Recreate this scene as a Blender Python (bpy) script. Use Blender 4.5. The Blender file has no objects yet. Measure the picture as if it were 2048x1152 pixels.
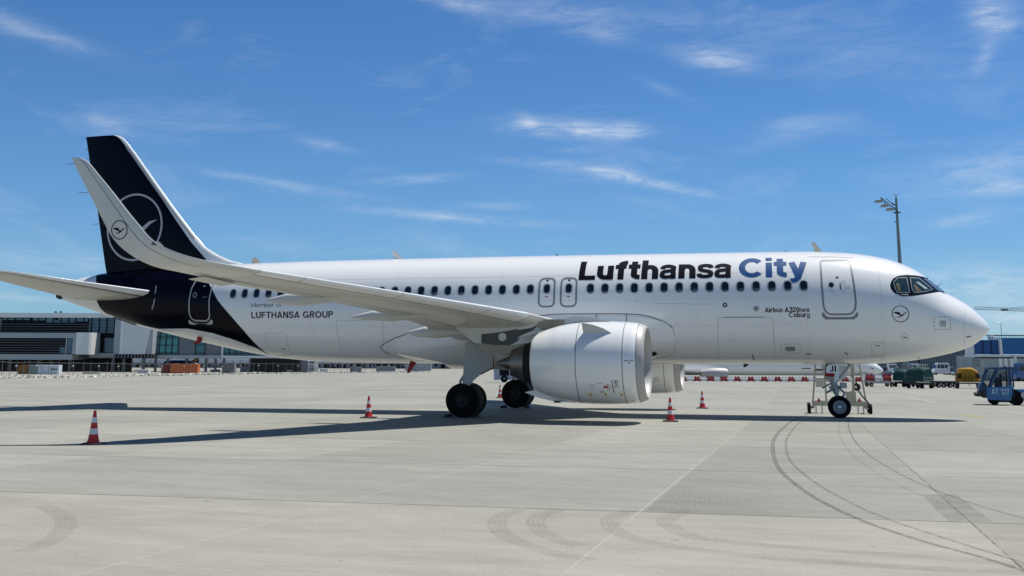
import bpy, math, random
import numpy as np
from mathutils import Vector, Matrix
random.seed(7)
R = math.radians
scn = bpy.context.scene
COL = scn.collection

# ------------------------------------------------------------------ camera
CAM = np.array([-6.729, -40.565, 1.989]); YAW, PIT, ROL = 0.26944, 0.16582, 0.003676
FPX, PX0, PY0 = 2139.3, 979.8, 360.5          # focal length and principal point in 2048-px units
_f = np.array([-math.sin(YAW)*math.cos(PIT), math.cos(YAW)*math.cos(PIT), math.sin(PIT)])
_r = np.array([math.cos(YAW), math.sin(YAW), 0.0]); _u = np.cross(_r, _f)
_r2 = _r*math.cos(ROL)+_u*math.sin(ROL); _u2 = -_r*math.sin(ROL)+_u*math.cos(ROL)
FH = np.array([-math.sin(YAW), math.cos(YAW), 0.0])
cd = bpy.data.cameras.new('camera'); cam = bpy.data.objects.new('camera', cd); COL.objects.link(cam)
cam.matrix_world = Matrix(((_r2[0], _u2[0], -_f[0], CAM[0]), (_r2[1], _u2[1], -_f[1], CAM[1]), (_r2[2], _u2[2], -_f[2], CAM[2]), (0, 0, 0, 1)))
cd.sensor_width = 36; cd.lens = FPX/2048*36; cd.shift_x = (1024-PX0)/2048; cd.shift_y = (PY0-576)/2048
cd.clip_start = .1; cd.clip_end = 6000
scn.camera = cam

# ------------------------------------------------------------------ sun, sky, exposure
SUNV = Vector((0.326, 0.262, 1.0)).normalized()
EL = math.asin(SUNV.z); AZ = math.atan2(SUNV.x, SUNV.y)
sd = bpy.data.lights.new('sun', 'SUN'); sun = bpy.data.objects.new('sun', sd); COL.objects.link(sun)
sd.energy = 4.2; sd.angle = R(.53); sd.color = (1, .965, .9)
sun.rotation_euler = SUNV.to_track_quat('Z', 'Y').to_euler(); sun.location = (0, 0, 60)
scn.view_settings.view_transform = 'Standard'; scn.view_settings.look = 'None'
scn.view_settings.exposure = 0.32; scn.view_settings.gamma = 1
W = bpy.data.worlds.new('World'); scn.world = W; W.use_nodes = True
wt = W.node_tree; wn = wt.nodes; wl = wt.links
for n in list(wn): wn.remove(n)
def WN(t, **k):
    n = wn.new(t)
    for a, b in k.items(): setattr(n, a, b)
    return n
def wm(op, a, b=None, c=None):
    n = WN('ShaderNodeMath', operation=op)
    for i, q in enumerate((a, b, c)):
        if q is None: continue
        if isinstance(q, (int, float)): n.inputs[i].default_value = q
        else: wl.new(q, n.inputs[i])
    return n.outputs[0]
sky = WN('ShaderNodeTexSky', sky_type='NISHITA'); sky.sun_disc = False
sky.sun_elevation = EL; sky.sun_rotation = AZ; sky.altitude = 450; sky.air_density = 1.0; sky.dust_density = 0.4; sky.ozone_density = 3.0
tc = WN('ShaderNodeTexCoord'); sx = WN('ShaderNodeSeparateXYZ'); wl.new(tc.outputs['Generated'], sx.inputs[0])
az = wm('MULTIPLY', wm('ARCTAN2', sx.outputs[0], sx.outputs[1]), 57.2958)
el = wm('MULTIPLY', wm('ARCSINE', sx.outputs[2]), 57.2958)
def azel(px, py):
    d = _f+_r2*(px-PX0)/FPX-_u2*(py-PY0)/FPX; d = d/np.linalg.norm(d)
    return math.degrees(math.atan2(d[0], d[1])), math.degrees(math.asin(d[2]))
cx = WN('ShaderNodeCombineXYZ'); wl.new(az, cx.inputs[0]); wl.new(el, cx.inputs[1])
def noise(scale, sxyz, detail=6, rough=.6, rot=0, dist=0):
    mp = WN('ShaderNodeMapping'); mp.inputs['Scale'].default_value = sxyz; mp.inputs['Rotation'].default_value = (0, 0, R(rot))
    wl.new(cx.outputs[0], mp.inputs[0]); n = WN('ShaderNodeTexNoise'); n.inputs['Scale'].default_value = scale
    n.inputs['Detail'].default_value = detail; n.inputs['Roughness'].default_value = rough; n.inputs['Distortion'].default_value = dist
    wl.new(mp.outputs[0], n.inputs['Vector']); return n.outputs[0]
def ramp(v, a, b):
    n = WN('ShaderNodeMapRange'); n.clamp = True
    n.inputs[1].default_value = a; n.inputs[2].default_value = b; wl.new(v, n.inputs[0]); return n.outputs[0]
n_soft = noise(.11, (1, 3.2, 1), 7, .62, 12, .6)
n_fib = noise(.55, (.7, 3.4, 1), 8, .68, 12, .8)
tot = wm('MULTIPLY', ramp(n_soft, .52, .85), .26)
tot = wm('MULTIPLY', tot, wm('MULTIPLY_ADD', n_fib, 1.1, .25))
WISP = [(1150, 258, 120, 17, -3, 1.15), (1060, 246, 32, 14, -25, 1.0), (1245, 262, 40, 13, 3, 1.1), (1430, 117, 75, 20, -12, 1.05),
        (1290, 363, 120, 9, -13, 1.15), (1130, 332, 130, 10, -6, .45), (900, 434, 190, 9, -4, .7), (830, 358, 90, 8, 4, .6), (560, 368, 170, 8, -7, .55),
        (60, 62, 120, 18, -12, .6), (1120, 25, 190, 30, -8, .35), (920, 8, 70, 14, -10, .7), (1610, 250, 80, 18, 3, .35), (1990, 26, 46, 36, -25, 1.1),
        (1970, 110, 14, 34, -30, .5), (1980, 335, 130, 36, 8, .6), (2010, 375, 60, 16, 0, .7), (1930, 441, 60, 12, 3, .6), (650, 290, 55, 11, -8, .5),
        (60, 596, 90, 6, -2, .6), (100, 518, 200, 22, -3, .35), (1950, 570, 170, 40, 0, .85), (1000, 412, 60, 8, 0, .5), (230, 250, 60, 14, -20, .3), (1560, 60, 330, 50, -10, .14),
        (1200, 70, 60, 14, -12, .5), (2020, 640, 90, 30, 0, .9), (1330, 180, 60, 10, -25, .3), (1150, 300, 40, 6, 0, .35), (1830, 130, 200, 50, -12, .16)]
for (px, py, hl, ht, tilt, st) in WISP:
    a0, e0 = azel(px, py); s = .0268
    du = wm('SUBTRACT', az, a0); dv = wm('SUBTRACT', el, e0); c, q = math.cos(R(tilt)), math.sin(R(tilt))
    p = wm('MULTIPLY_ADD', du, c, wm('MULTIPLY', dv, q)); o = wm('MULTIPLY_ADD', dv, c, wm('MULTIPLY', du, -q))
    g = wm('ADD', wm('POWER', wm('ABSOLUTE', wm('MULTIPLY', p, 1/(hl*s))), 2), wm('POWER', wm('ABSOLUTE', wm('MULTIPLY', o, 1/(ht*s))), 2))
    g = wm('EXPONENT', wm('MULTIPLY', g, -1.1))
    tot = wm('ADD', tot, wm('MULTIPLY', wm('MULTIPLY', g, st*.85), ramp(n_fib, .28, .88)))
tot = wm('MINIMUM', wm('MULTIPLY', tot, ramp(el, -1, 2)), .93)
hz = wm('MULTIPLY', wm('EXPONENT', wm('MULTIPLY', wm('MAXIMUM', el, 0), -.16)), .48)
# tint of the clear sky
tint = WN('ShaderNodeMix', data_type='RGBA', blend_type='MULTIPLY'); tint.inputs[0].default_value = 1
tint.inputs[7].default_value = (.50, .97, 1.42, 1)
wl.new(sky.outputs[0], tint.inputs[6])
mh = WN('ShaderNodeMix', data_type='RGBA'); wl.new(hz, mh.inputs[0]); wl.new(tint.outputs[2], mh.inputs[6]); mh.inputs[7].default_value = (5.4, 7.7, 9.4, 1)
mc = WN('ShaderNodeMix', data_type='RGBA'); wl.new(tot, mc.inputs[0]); wl.new(mh.outputs[2], mc.inputs[6]); mc.inputs[7].default_value = (10.2, 11.2, 12.2, 1)
zen = wm('SUBTRACT', 1.0, wm('MULTIPLY', ramp(el, 19, 48), .48)); mz = WN('ShaderNodeMix', data_type='RGBA', blend_type='MULTIPLY'); mz.inputs[0].default_value = 1; wl.new(mc.outputs[2], mz.inputs[6]); wl.new(zen, mz.inputs[7])
bg = WN('ShaderNodeBackground'); bg.inputs[1].default_value = .060; wl.new(mz.outputs[2], bg.inputs[0])
ow = WN('ShaderNodeOutputWorld'); wl.new(bg.outputs[0], ow.inputs[0])
try: W.cycles.sampling_method = 'MANUAL'; W.cycles.sample_map_resolution = 512
except Exception: pass

# ------------------------------------------------------------------ survey helpers (image point -> place in the world)
KS, H0, H1 = .009, 38.0, 238.0                # the apron drains away from the aircraft
def gzh(h): return -KS*(min(max(h, H0), H1)-H0)
def ray(px, py): return _f+_r2*(px-PX0)/FPX-_u2*(py-PY0)/FPX
def onY(y, px, py):
    d = ray(px, py); t = (y-CAM[1])/d[1]; q = CAM+t*d; return q
def XZ(y, pts): return [(onY(y, *a)[0], onY(y, *a)[2]) for a in pts]
def hdist(q): return float((np.array(q)-CAM)@FH)
def G(px, py, lift=0.0):
    d = ray(px, py); k = -d[2]; c = d@FH; k = k/c
    h = CAM[2]/k
    if h > H0: h = (CAM[2]-KS*H0)/(k-KS)
    if h > H1 or h < 0: h = (CAM[2]+1.8)/k
    q = CAM+d*(h/c); return np.array([q[0], q[1], gzh(h)+lift])
def atH(px, py, h):
    d = ray(px, py); return CAM+d*(h/(d@FH))
def gz(x, y): return gzh(hdist((x, y, 0)))

# ------------------------------------------------------------------ materials
def M(name, col, rough=.5, metal=0, coat=0, var=0.0, vscale=3.0, bump=0.0, bscale=40, spec=.5, vs=(1, 1, 1)):
    m = bpy.data.materials.new(name); m.use_nodes = True; t = m.node_tree; b = t.nodes['Principled BSDF']
    b.inputs['Base Color'].default_value = (*col, 1); b.inputs['Roughness'].default_value = rough; b.inputs['Metallic'].default_value = metal
    b.inputs['Coat Weight'].default_value = coat; b.inputs['Coat Roughness'].default_value = .06; b.inputs['Specular IOR Level'].default_value = spec
    tcx = t.nodes.new('ShaderNodeTexCoord'); mp = t.nodes.new('ShaderNodeMapping'); mp.inputs['Scale'].default_value = vs
    t.links.new(tcx.outputs['Object'], mp.inputs[0])
    if var:
        n = t.nodes.new('ShaderNodeTexNoise'); n.inputs['Scale'].default_value = vscale; n.inputs['Detail'].default_value = 5; t.links.new(mp.outputs[0], n.inputs['Vector'])
        r = t.nodes.new('ShaderNodeMapRange'); r.inputs[1].default_value = .3; r.inputs[2].default_value = .7; r.inputs[3].default_value = 1-var; r.inputs[4].default_value = 1+var*.5
        t.links.new(n.outputs[0], r.inputs[0]); x = t.nodes.new('ShaderNodeMix'); x.data_type = 'RGBA'; x.blend_type = 'MULTIPLY'; x.inputs[0].default_value = 1
        x.inputs[6].default_value = (*col, 1); t.links.new(r.outputs[0], x.inputs[7]); t.links.new(x.outputs[2], b.inputs['Base Color'])
        r2 = t.nodes.new('ShaderNodeMapRange'); r2.inputs[3].default_value = rough*.85; r2.inputs[4].default_value = min(1, rough*1.2); t.links.new(n.outputs[0], r2.inputs[0]); t.links.new(r2.outputs[0], b.inputs['Roughness'])
    if bump:
        n = t.nodes.new('ShaderNodeTexNoise'); n.inputs['Scale'].default_value = bscale; n.inputs['Detail'].default_value = 4; t.links.new(mp.outputs[0], n.inputs['Vector'])
        q = t.nodes.new('ShaderNodeBump'); q.inputs['Strength'].default_value = bump; q.inputs['Distance'].default_value = .02; t.links.new(n.outputs[0], q.inputs['Height']); t.links.new(q.outputs[0], b.inputs['Normal'])
    return m
white = M('white_paint', (.84, .845, .825), .24, coat=.7, var=.012, vscale=.5)
wingp = M('wing_grey_paint', (.54, .54, .50), .42, coat=.15, var=.08, vscale=.8, vs=(.6, 1.5, 1))
navy = M('navy_paint', (.0012, .0014, .006), .25, coat=.0, var=.1, spec=.12)
slatm = M('slat_paint', (.84, .84, .84), .3, coat=.3, var=.03)
lipm = M('satin_metal', (.42, .415, .40), .5, metal=.15, var=.05)
seam = M('dark_seam', (.05, .055, .06), .7)
seaml = M('grey_seam', (.42, .43, .43), .6)
door_grey = M('door_trim_grey', (.20, .215, .23), .45)
door_light = M('door_trim_light', (.42, .43, .44), .45)
glass = M('window_glass', (.008, .014, .022), .08, spec=.6)
wframe = M('window_ring', (.33, .37, .42), .4)
black = M('black_mask', (.004, .005, .009), .18, spec=.5)
ink = M('navy_lettering', (.0015, .002, .008), .5, spec=.08)
blue_ink = M('blue_lettering', (.003, .065, .22), .4, spec=.3)
inkg = M('dark_grey_lettering', (.03, .037, .045), .4)
greyd = M('grey_emblem', (.42, .42, .45), .4)
rubber = M('tyre_rubber', (.006, .006, .006), .9, var=.2, vscale=6, spec=.2)
rimm = M('wheel_rim', (.27, .30, .33), .4, metal=.3, var=.1)
steel = M('gear_steel', (.36, .40, .40), .4, metal=.3, var=.12, vscale=5)
geargrey = M('gear_grey_paint', (.42, .44, .44), .45, var=.06)
darkm = M('dark_metal', (.035, .036, .038), .45, metal=.5, var=.2, vscale=4)
core = M('core_metal', (.22, .20, .18), .35, metal=.85, var=.2, vscale=3)
blackv = M('black_void', (.006, .006, .006), .8)
pylond = M('pylon_dark_panel', (.07, .08, .08), .6, var=.1)
pylono = M('pylon_stained_panel', (.30, .265, .19), .5, var=.25, vscale=2)
red = M('red_plastic', (.42, .012, .012), .45, var=.1)
redf = M('red_flag', (.33, .008, .012), .7, var=.15)
yellow = M('yellow_paint', (.62, .42, .03), .5)
coneR = M('cone_red', (.52, .016, .012), .42, var=.12, vscale=8)
coneW = M('cone_white', (.66, .67, .68), .38, var=.1, vscale=8)
coneB = M('cone_base_rubber', (.03, .028, .028), .8)
chrome = M('bright_aluminium', (.7, .7, .7), .25, metal=.9)

# ------------------------------------------------------------------ mesh builder
class MB:
    def __init__(s): s.v = []; s.f = []; s.m = []
    def add(s, vs, fs, mi=0):
        o = len(s.v); s.v += [tuple(float(c) for c in q) for q in vs]; s.f += [tuple(o+i for i in f) for f in fs]; s.m += [mi]*len(fs); return s
    def box(s, x0, x1, y0, y1, z0, z1, mi=0):
        v = [(x, y, z) for z in (z0, z1) for y in (y0, y1) for x in (x0, x1)]
        return s.add(v, [(0, 2, 3, 1), (4, 5, 7, 6), (0, 1, 5, 4), (2, 6, 7, 3), (0, 4, 6, 2), (1, 3, 7, 5)], mi)
    def cbox(s, x0, x1, y0, y1, z0, z1, c=.03, mi=0):   # box with chamfered vertical and top edges
        pl = [(x0+c, y0), (x1-c, y0), (x1, y0+c), (x1, y1-c), (x1-c, y1), (x0+c, y1), (x0, y1-c), (x0, y0+c)]
        mx, my = (x0+x1)/2, (y0+y1)/2
        def sh(p, k): return (p[0]+(k if p[0] < mx else -k), p[1]+(k if p[1] < my else -k))
        v = [(x, y, z0) for x, y in pl]+[(x, y, z1-c) for x, y in pl]+[(*sh(q, c), z1) for q in pl]
        f = [tuple(range(7, -1, -1)), tuple(range(16, 24))]
        for k in (0, 8):
            for i in range(8): j = (i+1) % 8; f.append((k+i, k+j, k+8+j, k+8+i))
        return s.add(v, f, mi)
    def prism(s, poly, a, b, axis='y', mi=0):
        n = len(poly)
        def P(p, t): return {'y': (p[0], t, p[1]), 'x': (t, p[0], p[1]), 'z': (p[0], p[1], t)}[axis]
        v = [P(p, a) for p in poly]+[P(p, b) for p in poly]
        ar = sum(poly[i][0]*poly[(i+1) % n][1]-poly[(i+1) % n][0]*poly[i][1] for i in range(n))
        fs = [tuple(range(n)), tuple(range(2*n-1, n-1, -1))]+[(i, i+n, (i+1) % n+n, (i+1) % n) for i in range(n)]
        return s.add(v, fs, mi)
    def tube(s, p0, p1, r0, r1=None, n=10, mi=0):
        r1 = r0 if r1 is None else r1; a = Vector(p0); b = Vector(p1); d = (b-a).normalized()
        u = d.orthogonal().normalized(); w = d.cross(u); v = []
        for c, rr in ((a, r0), (b, r1)):
            for i in range(n):
                t = 2*math.pi*i/n; v.append(c+u*rr*math.cos(t)+w*rr*math.sin(t))
        return s.add(v, [(i, (i+1) % n, n+(i+1) % n, n+i) for i in range(n)]+[tuple(range(n-1, -1, -1)), tuple(range(n, 2*n))], mi)
    def path(s, pts, r, n=8, mi=0):
        for a, b in zip(pts[:-1], pts[1:]): s.tube(a, b, r, r, n, mi)
        return s
    def lathe(s, prof, o=(0, 0, 0), axis='x', n=48, mi=0, cap=False, jit=0):
        v = []; f = []
        for (t, r) in prof:
            for i in range(n):
                a = 2*math.pi*i/n; c, q = r*math.cos(a), r*math.sin(a)
                v.append({'x': (o[0]+t, o[1]+c, o[2]+q), 'y': (o[0]+c, o[1]+t, o[2]+q), 'z': (o[0]+c, o[1]+q, o[2]+t)}[axis])
        for k in range(len(prof)-1):
            for i in range(n): j = (i+1) % n; f.append((k*n+i, k*n+j, (k+1)*n+j, (k+1)*n+i))
        if cap: f += [tuple(range(n)), tuple(range(len(v)-n, len(v)))]
        return s.add(v, f, mi)
    def loft(s, rings, closed=True, caps=True, mi=0):
        n = len(rings[0]); v = [p for rg in rings for p in rg]; f = []
        for k in range(len(rings)-1):
            for i in range(n if closed else n-1): j = (i+1) % n; f.append((k*n+i, k*n+j, (k+1)*n+j, (k+1)*n+i))
        if caps: f += [tuple(range(n-1, -1, -1)), tuple(range(len(v)-n, len(v)))]
        return s.add(v, f, mi)
    def build(s, name, mats, parent=None, smooth=40, o=(0, 0, 0), **props):
        me = bpy.data.meshes.new(name); me.from_pydata([(a-o[0], b-o[1], c-o[2]) for a, b, c in s.v], [], s.f)
        if not isinstance(mats, (list, tuple)): mats = [mats]
        for m in mats: me.materials.append(m)
        me.polygons.foreach_set('material_index', s.m); me.validate(); 
        import bmesh
        bm = bmesh.new(); bm.from_mesh(me); bmesh.ops.recalc_face_normals(bm, faces=bm.faces); bm.to_mesh(me); bm.free()
        if smooth:
            me.shade_smooth(); me.set_sharp_from_angle(angle=R(smooth))
        ob = bpy.data.objects.new(name, me); COL.objects.link(ob)
        if parent: ob.parent = parent
        for k, q in props.items(): ob[k] = q
        return ob
def thing(name, label, cat, loc=(0, 0, 0), rz=0, group=None):
    e = bpy.data.objects.new(name, None); COL.objects.link(e); e.location = loc; e.rotation_euler = (0, 0, rz); e.empty_display_size = .5
    e['label'] = label; e['category'] = cat
    if group: e['group'] = group
    return e
def copy_tree(o, parent=None):
    c = o.copy(); COL.objects.link(c); c.parent = parent
    for ch in list(o.children): copy_tree(ch, c)
    return c
def structure(o, k='structure'): o['kind'] = k; return o

_tc = {}
def arc(cx_, cy_, rx, ry, a0, a1, n=10): return [(cx_+rx*math.cos(R(a0+(a1-a0)*k/n)), cy_+ry*math.sin(R(a0+(a1-a0)*k/n))) for k in range(n+1)]
def glyph(ch, w):
    """monoline grotesque letters: list of centre lines, advance width (cap height 1)"""
    h = w/2; X = .74; m = .16
    G_ = {
     'L': ([[(h, 0), (h, 1)], [(w, h), (.60, h)]], .60),
     'I': ([[(h, 0), (h, 1)]], w), '-': ([[(0, .42), (.3, .42)]], .3), ' ': ([], .26),
     'J': ([[(.48-h, 1), (.48-h, .28)]+arc(.25, .28, .23-h, .28-h, 0, -165)], .48),
     'u': ([[(h, X), (h, .34)]+arc(.30, .34, .30-h, .34-h, 180, 350), [(.60-h, X), (.60-h, 0)]], .60),
     'n': ([[(h, 0), (h, X)], arc(.30, X-.34, .30-h, .34-h, 170, 0)+[(.60-h, 0)]], .60),
     'h': ([[(h, 0), (h, 1)], arc(.30, X-.34, .30-h, .34-h, 170, 0)+[(.60-h, 0)]], .60),
     'm': ([[(h, 0), (h, X)], arc(.27, X-.30, .27-h, .30-h, 170, 0)+[(.54-h, 0)], arc(.81-w, X-.30, .27-h, .30-h, 170, 0)+[(1.08-w-h, 0)]], 1.08-w),
     'r': ([[(h, 0), (h, X)], arc(.36, X-.34, .36-h, .34-h, 170, 88)], .40),
     'f': ([[(.10+h, 0), (.10+h, .80)]+arc(.10+h+.22, .80, .22, .20-h, 180, 90)+[(.42, 1-h)], [(0, X-.07), (.40, X-.07)]], .42),
     't': ([[(.10+h, .94), (.10+h, .24)]+arc(.10+h+.2, .24, .2, .24-h, 180, 270)+[(.42, h)], [(0, X-.07), (.42, X-.07)]], .42),
     'i': ([[(h, 0), (h, X)], [(h, .84), (h, 1)]], w),
     'a': ([spline([(h+.01, X-.24), (.12, X-h-.05), (.29, X-h), (.50-h*.3, X-h-.06), (.56-h, X-.26)], 5)+[(.56-h, .10), (.58-h, 0)], spline([(.56-h, .435), (.36, .405), (.14, .36), (h, .22), (.12, h+.02), (.27, h), (.44, .13), (.56-h, .26)], 5)], .60),
     's': ([spline([(.53-h*.4, X-.22), (.44, X-h-.03), (.28, X-h), (.12, X-h-.04), (h+.02, X-.23), (.14, .415), (.30, .37), (.45, .31), (.54-h*.8, .20), (.43, h+.03), (.27, h), (.11, h+.03), (h*.6, .23)], 4)], .54),
     'e': ([[(.56-h, .37), (h+.01, .37)], arc(.29, .37, .29-h, .37-h, 0, 318, 18)], .58),
     'o': ([arc(.30, X/2, .30-h, X/2-h, 0, 360, 22)], .60),
     'b': ([[(h, 0), (h, 1)], arc(.30, X/2, .30-h, X/2-h, -180, 180, 22)], .60),
     'g': ([arc(.30, X/2, .30-h, X/2-h, 0, 360, 22), [(.60-h, X), (.60-h, .0)]+arc(.31, -.02, .29-h, .2-h*.5, 0, -160, 8)], .60),
     'y': ([[(h*1.05, X), (.31, .02)], [(.62-h*1.05, X), (.30, -.06), (.22, -.20+h*.4), (.05, -.22+h*.3)]], .62),
     'C': ([arc(.44, .5, .44-h, .5-h, 42, 318, 24)], .84), 'O': ([arc(.45, .5, .45-h, .5-h, 0, 360, 28)], .90),
     'G': ([arc(.44, .5, .44-h, .5-h, 42, 345, 24), [(.86-h, .0), (.86-h, .46)], [(.48, .46), (.86-w, .46)]], .88),
     'U': ([[(h, 1), (h, .36)]+arc(.37, .36, .37-h, .36-h, 180, 360)+[(.74-h, 1)]], .74),
     'F': ([[(h, 0), (h, 1)], [(w, 1-h), (.60, 1-h)], [(w, .52), (.55, .52)]], .60),
     'T': ([[(0, 1-h), (.66, 1-h)], [(.33, 0), (.33, 1-w)]], .66),
     'H': ([[(h, 0), (h, 1)], [(.74-h, 0), (.74-h, 1)], [(w, .5), (.74-w, .5)]], .74),
     'A': ([[(h*.9, 0), (.39, 1-h*.2)], [(.78-h*.9, 0), (.39, 1-h*.2)], [(.20, .26), (.58, .26)]], .78),
     'N': ([[(h, 0), (h, 1)], [(.74-h, 0), (.74-h, 1)], [(h*1.3, 1), (.74-h*1.3, 0)]], .74),
     'X': ([[(h, 0), (.68-h, 1)], [(h, 1), (.68-h, 0)]], .68),
     'M': ([[(h, 0), (h, 1)], [(.86-h, 0), (.86-h, 1)], [(h, 1), (.43, .12)], [(.86-h, 1), (.43, .12)]], .86),
     'S': ([spline([(.64-h*.5, .72), (.55, 1-h-.05), (.34, 1-h), (.13, 1-h-.06), (h+.02, .72), (.16, .57), (.36, .50), (.56, .42), (.66-h, .27), (.54, h+.05), (.33, h), (.10, h+.05), (h*.6, .29)], 4)], .66),
     'R': ([[(h, 0), (h, 1)], [(w, 1-h), (.42, 1-h)]+arc(.42, .735, .26-h, .265-h, 90, -90)+[(w, .47)], [(.40, .44), (.66-h, 0)]], .68),
     'P': ([[(h, 0), (h, 1)], [(w, 1-h), (.40, 1-h)]+arc(.40, .70, .26-h, .30-h, 90, -90)+[(w, .40+h)]], .66),
     'D': ([[(h, 0), (h, 1)], [(w, 1-h), (.34, 1-h)]+arc(.34, .5, .38-h, .5-h, 90, -90, 14)+[(w, h)]], .72),
     'B': ([[(h, 0), (h, 1)], [(w, 1-h), (.38, 1-h)]+arc(.38, .75, .24-h, .25-h, 90, -90)+[(w, .5)], [(.38, .5)]+arc(.40, .27, .26-h, .27-h, 90, -90)+[(w, h)]], .66),
     '1': ([[(.34, 0), (.34, 1)], [(.08, .78), (.30, .92)]], .46),
     '2': ([spline([(h, .70), (.10, .92-h), (.30, 1-h), (.52-h*.4, .86), (.50, .66), (.30, .38), (.06, h)], 4), [(0, h), (.58, h)]], .58),
     '3': ([spline([(h, .76), (.12, 1-h-.03), (.30, 1-h), (.51, .88), (.50, .64), (.27, .52)], 4), spline([(.27, .54), (.50, .46), (.54, .24), (.32, h), (.12, h+.03), (h*.6, .25)], 4)], .58),
     '0': ([arc(.30, .5, .30-h, .5-h, 0, 360, 24)], .60), '7': ([[(0, 1-h), (.56, 1-h)], [(.52, 1-w*.8), (.34, .5), (.22, 0)]], .56)}
    return G_[ch]
def fit_text(txt, x0, x1, zbase, capz, w=.2, sp=.10):
    """strips of every stroke of a word, scaled into the given box"""
    x = 0; out = []
    for ch in txt:
        wl_ = w*(.80 if ch in 'aesg' and w > .15 else 1); ls, adv = glyph(ch, wl_)
        for l in ls: out.append(([(x+a, c) for a, c in l], wl_))
        x += adv+sp
    x -= sp; kx = (x1-x0)/x; kz = capz-zbase; strips = []
    for l, wl_ in out:
        cl = len(l) > 6 and math.hypot(l[0][0]-l[-1][0], l[0][1]-l[-1][1]) < 1e-3
        v, f = ring_strip(l[:-1] if cl else l, wl_, cl); strips.append(([(x0+a*kx, zbase+c*kz) for a, c in v], f))
    return strips
def flat_text(strips, y, dy=-.0012, both=None):
    b = MB()
    for k, (v, f) in enumerate(strips): b.add([(a, y+dy*(k % 5), c) for a, c in v], f)
    return b
def grid_cut(v, f, dx=None, dz=None):
    import bmesh
    bm = bmesh.new(); vs = [bm.verts.new((a, 0, b)) for a, b in v]
    for q in f:
        try: bm.faces.new([vs[i] for i in q])
        except Exception: pass
    for ax, st in ((0, dx), (2, dz)):
        if not st: continue
        cs = [q.co[ax] for q in bm.verts]; lo, hi = min(cs), max(cs); k = math.floor(lo/st)*st+st
        while k < hi:
            co = [0, 0, 0]; no = [0, 0, 0]; co[ax] = k; no[ax] = 1
            bmesh.ops.bisect_plane(bm, geom=bm.verts[:]+bm.edges[:]+bm.faces[:], plane_co=co, plane_no=no, dist=1e-5); k += st
    bm.verts.index_update(); V = [(q.co.x, q.co.z) for q in bm.verts]; F = [tuple(a.index for a in fc.verts) for fc in bm.faces]; bm.free(); return V, F
def ring_strip(pts, w, closed=True):
    n = len(pts); L = []; Rr = []
    for i in range(n):
        a = pts[(i-1) % n] if (closed or i > 0) else pts[i]; b = pts[(i+1) % n] if (closed or i < n-1) else pts[i]
        dx, dz = b[0]-a[0], b[1]-a[1]; l = math.hypot(dx, dz) or 1; nx, nz = -dz/l, dx/l
        L.append((pts[i][0]+nx*w/2, pts[i][1]+nz*w/2)); Rr.append((pts[i][0]-nx*w/2, pts[i][1]-nz*w/2))
    v = L+Rr; f = [(i, (i+1) % n, n+(i+1) % n, n+i) for i in range(n if closed else n-1)]; return v, f
def resample(pts, step=.12, closed=False):
    out = []; P = list(pts)+([pts[0]] if closed else [])
    for a, b in zip(P[:-1], P[1:]):
        n = max(1, int(math.hypot(b[0]-a[0], b[1]-a[1])/step))
        for k in range(n): out.append((a[0]+(b[0]-a[0])*k/n, a[1]+(b[1]-a[1])*k/n))
    if not closed: out.append(P[-1])
    return out
def spline(pts, n=8, closed=False):
    out = []; m = len(pts)
    for i in range(m if closed else m-1):
        g = lambda k: pts[k % m] if closed else pts[min(max(k, 0), m-1)]
        p0, p1, p2, p3 = g(i-1), g(i), g(i+1), g(i+2)
        for k in range(n):
            t = k/n; out.append(tuple(.5*((2*p1[c])+(-p0[c]+p2[c])*t+(2*p0[c]-5*p1[c]+4*p2[c]-p3[c])*t*t+(-p0[c]+3*p1[c]-3*p2[c]+p3[c])*t**3) for c in range(len(p1))))
    if not closed: out.append(tuple(pts[-1]))
    return out
def rrect(x0, x1, z0, z1, r, n=5):
    o = []
    for cxx, cz, a0 in ((x1-r, z1-r, 0), (x0+r, z1-r, 90), (x0+r, z0+r, 180), (x1-r, z0+r, 270)):
        for k in range(n+1): t = R(a0+90*k/n); o.append((cxx+r*math.cos(t), cz+r*math.sin(t)))
    return o
def circ(x, z, rx, rz=None, n=40): return [(x+rx*math.cos(2*math.pi*i/n), z+(rz or rx)*math.sin(2*math.pi*i/n)) for i in range(n)]
CRANE = [((x-638)/173, (1020-y)/173) for x, y in [(492, 990), (530, 975), (590, 976), (617, 990), (642, 1028), (664, 1040), (700, 1016), (735, 992), (785, 984), (745, 1006), (700, 1045), (655, 1075), (605, 1092), (553, 1100), (560, 1088), (605, 1074), (640, 1052), (600, 1035), (550, 1017), (515, 1004)]]

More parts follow.
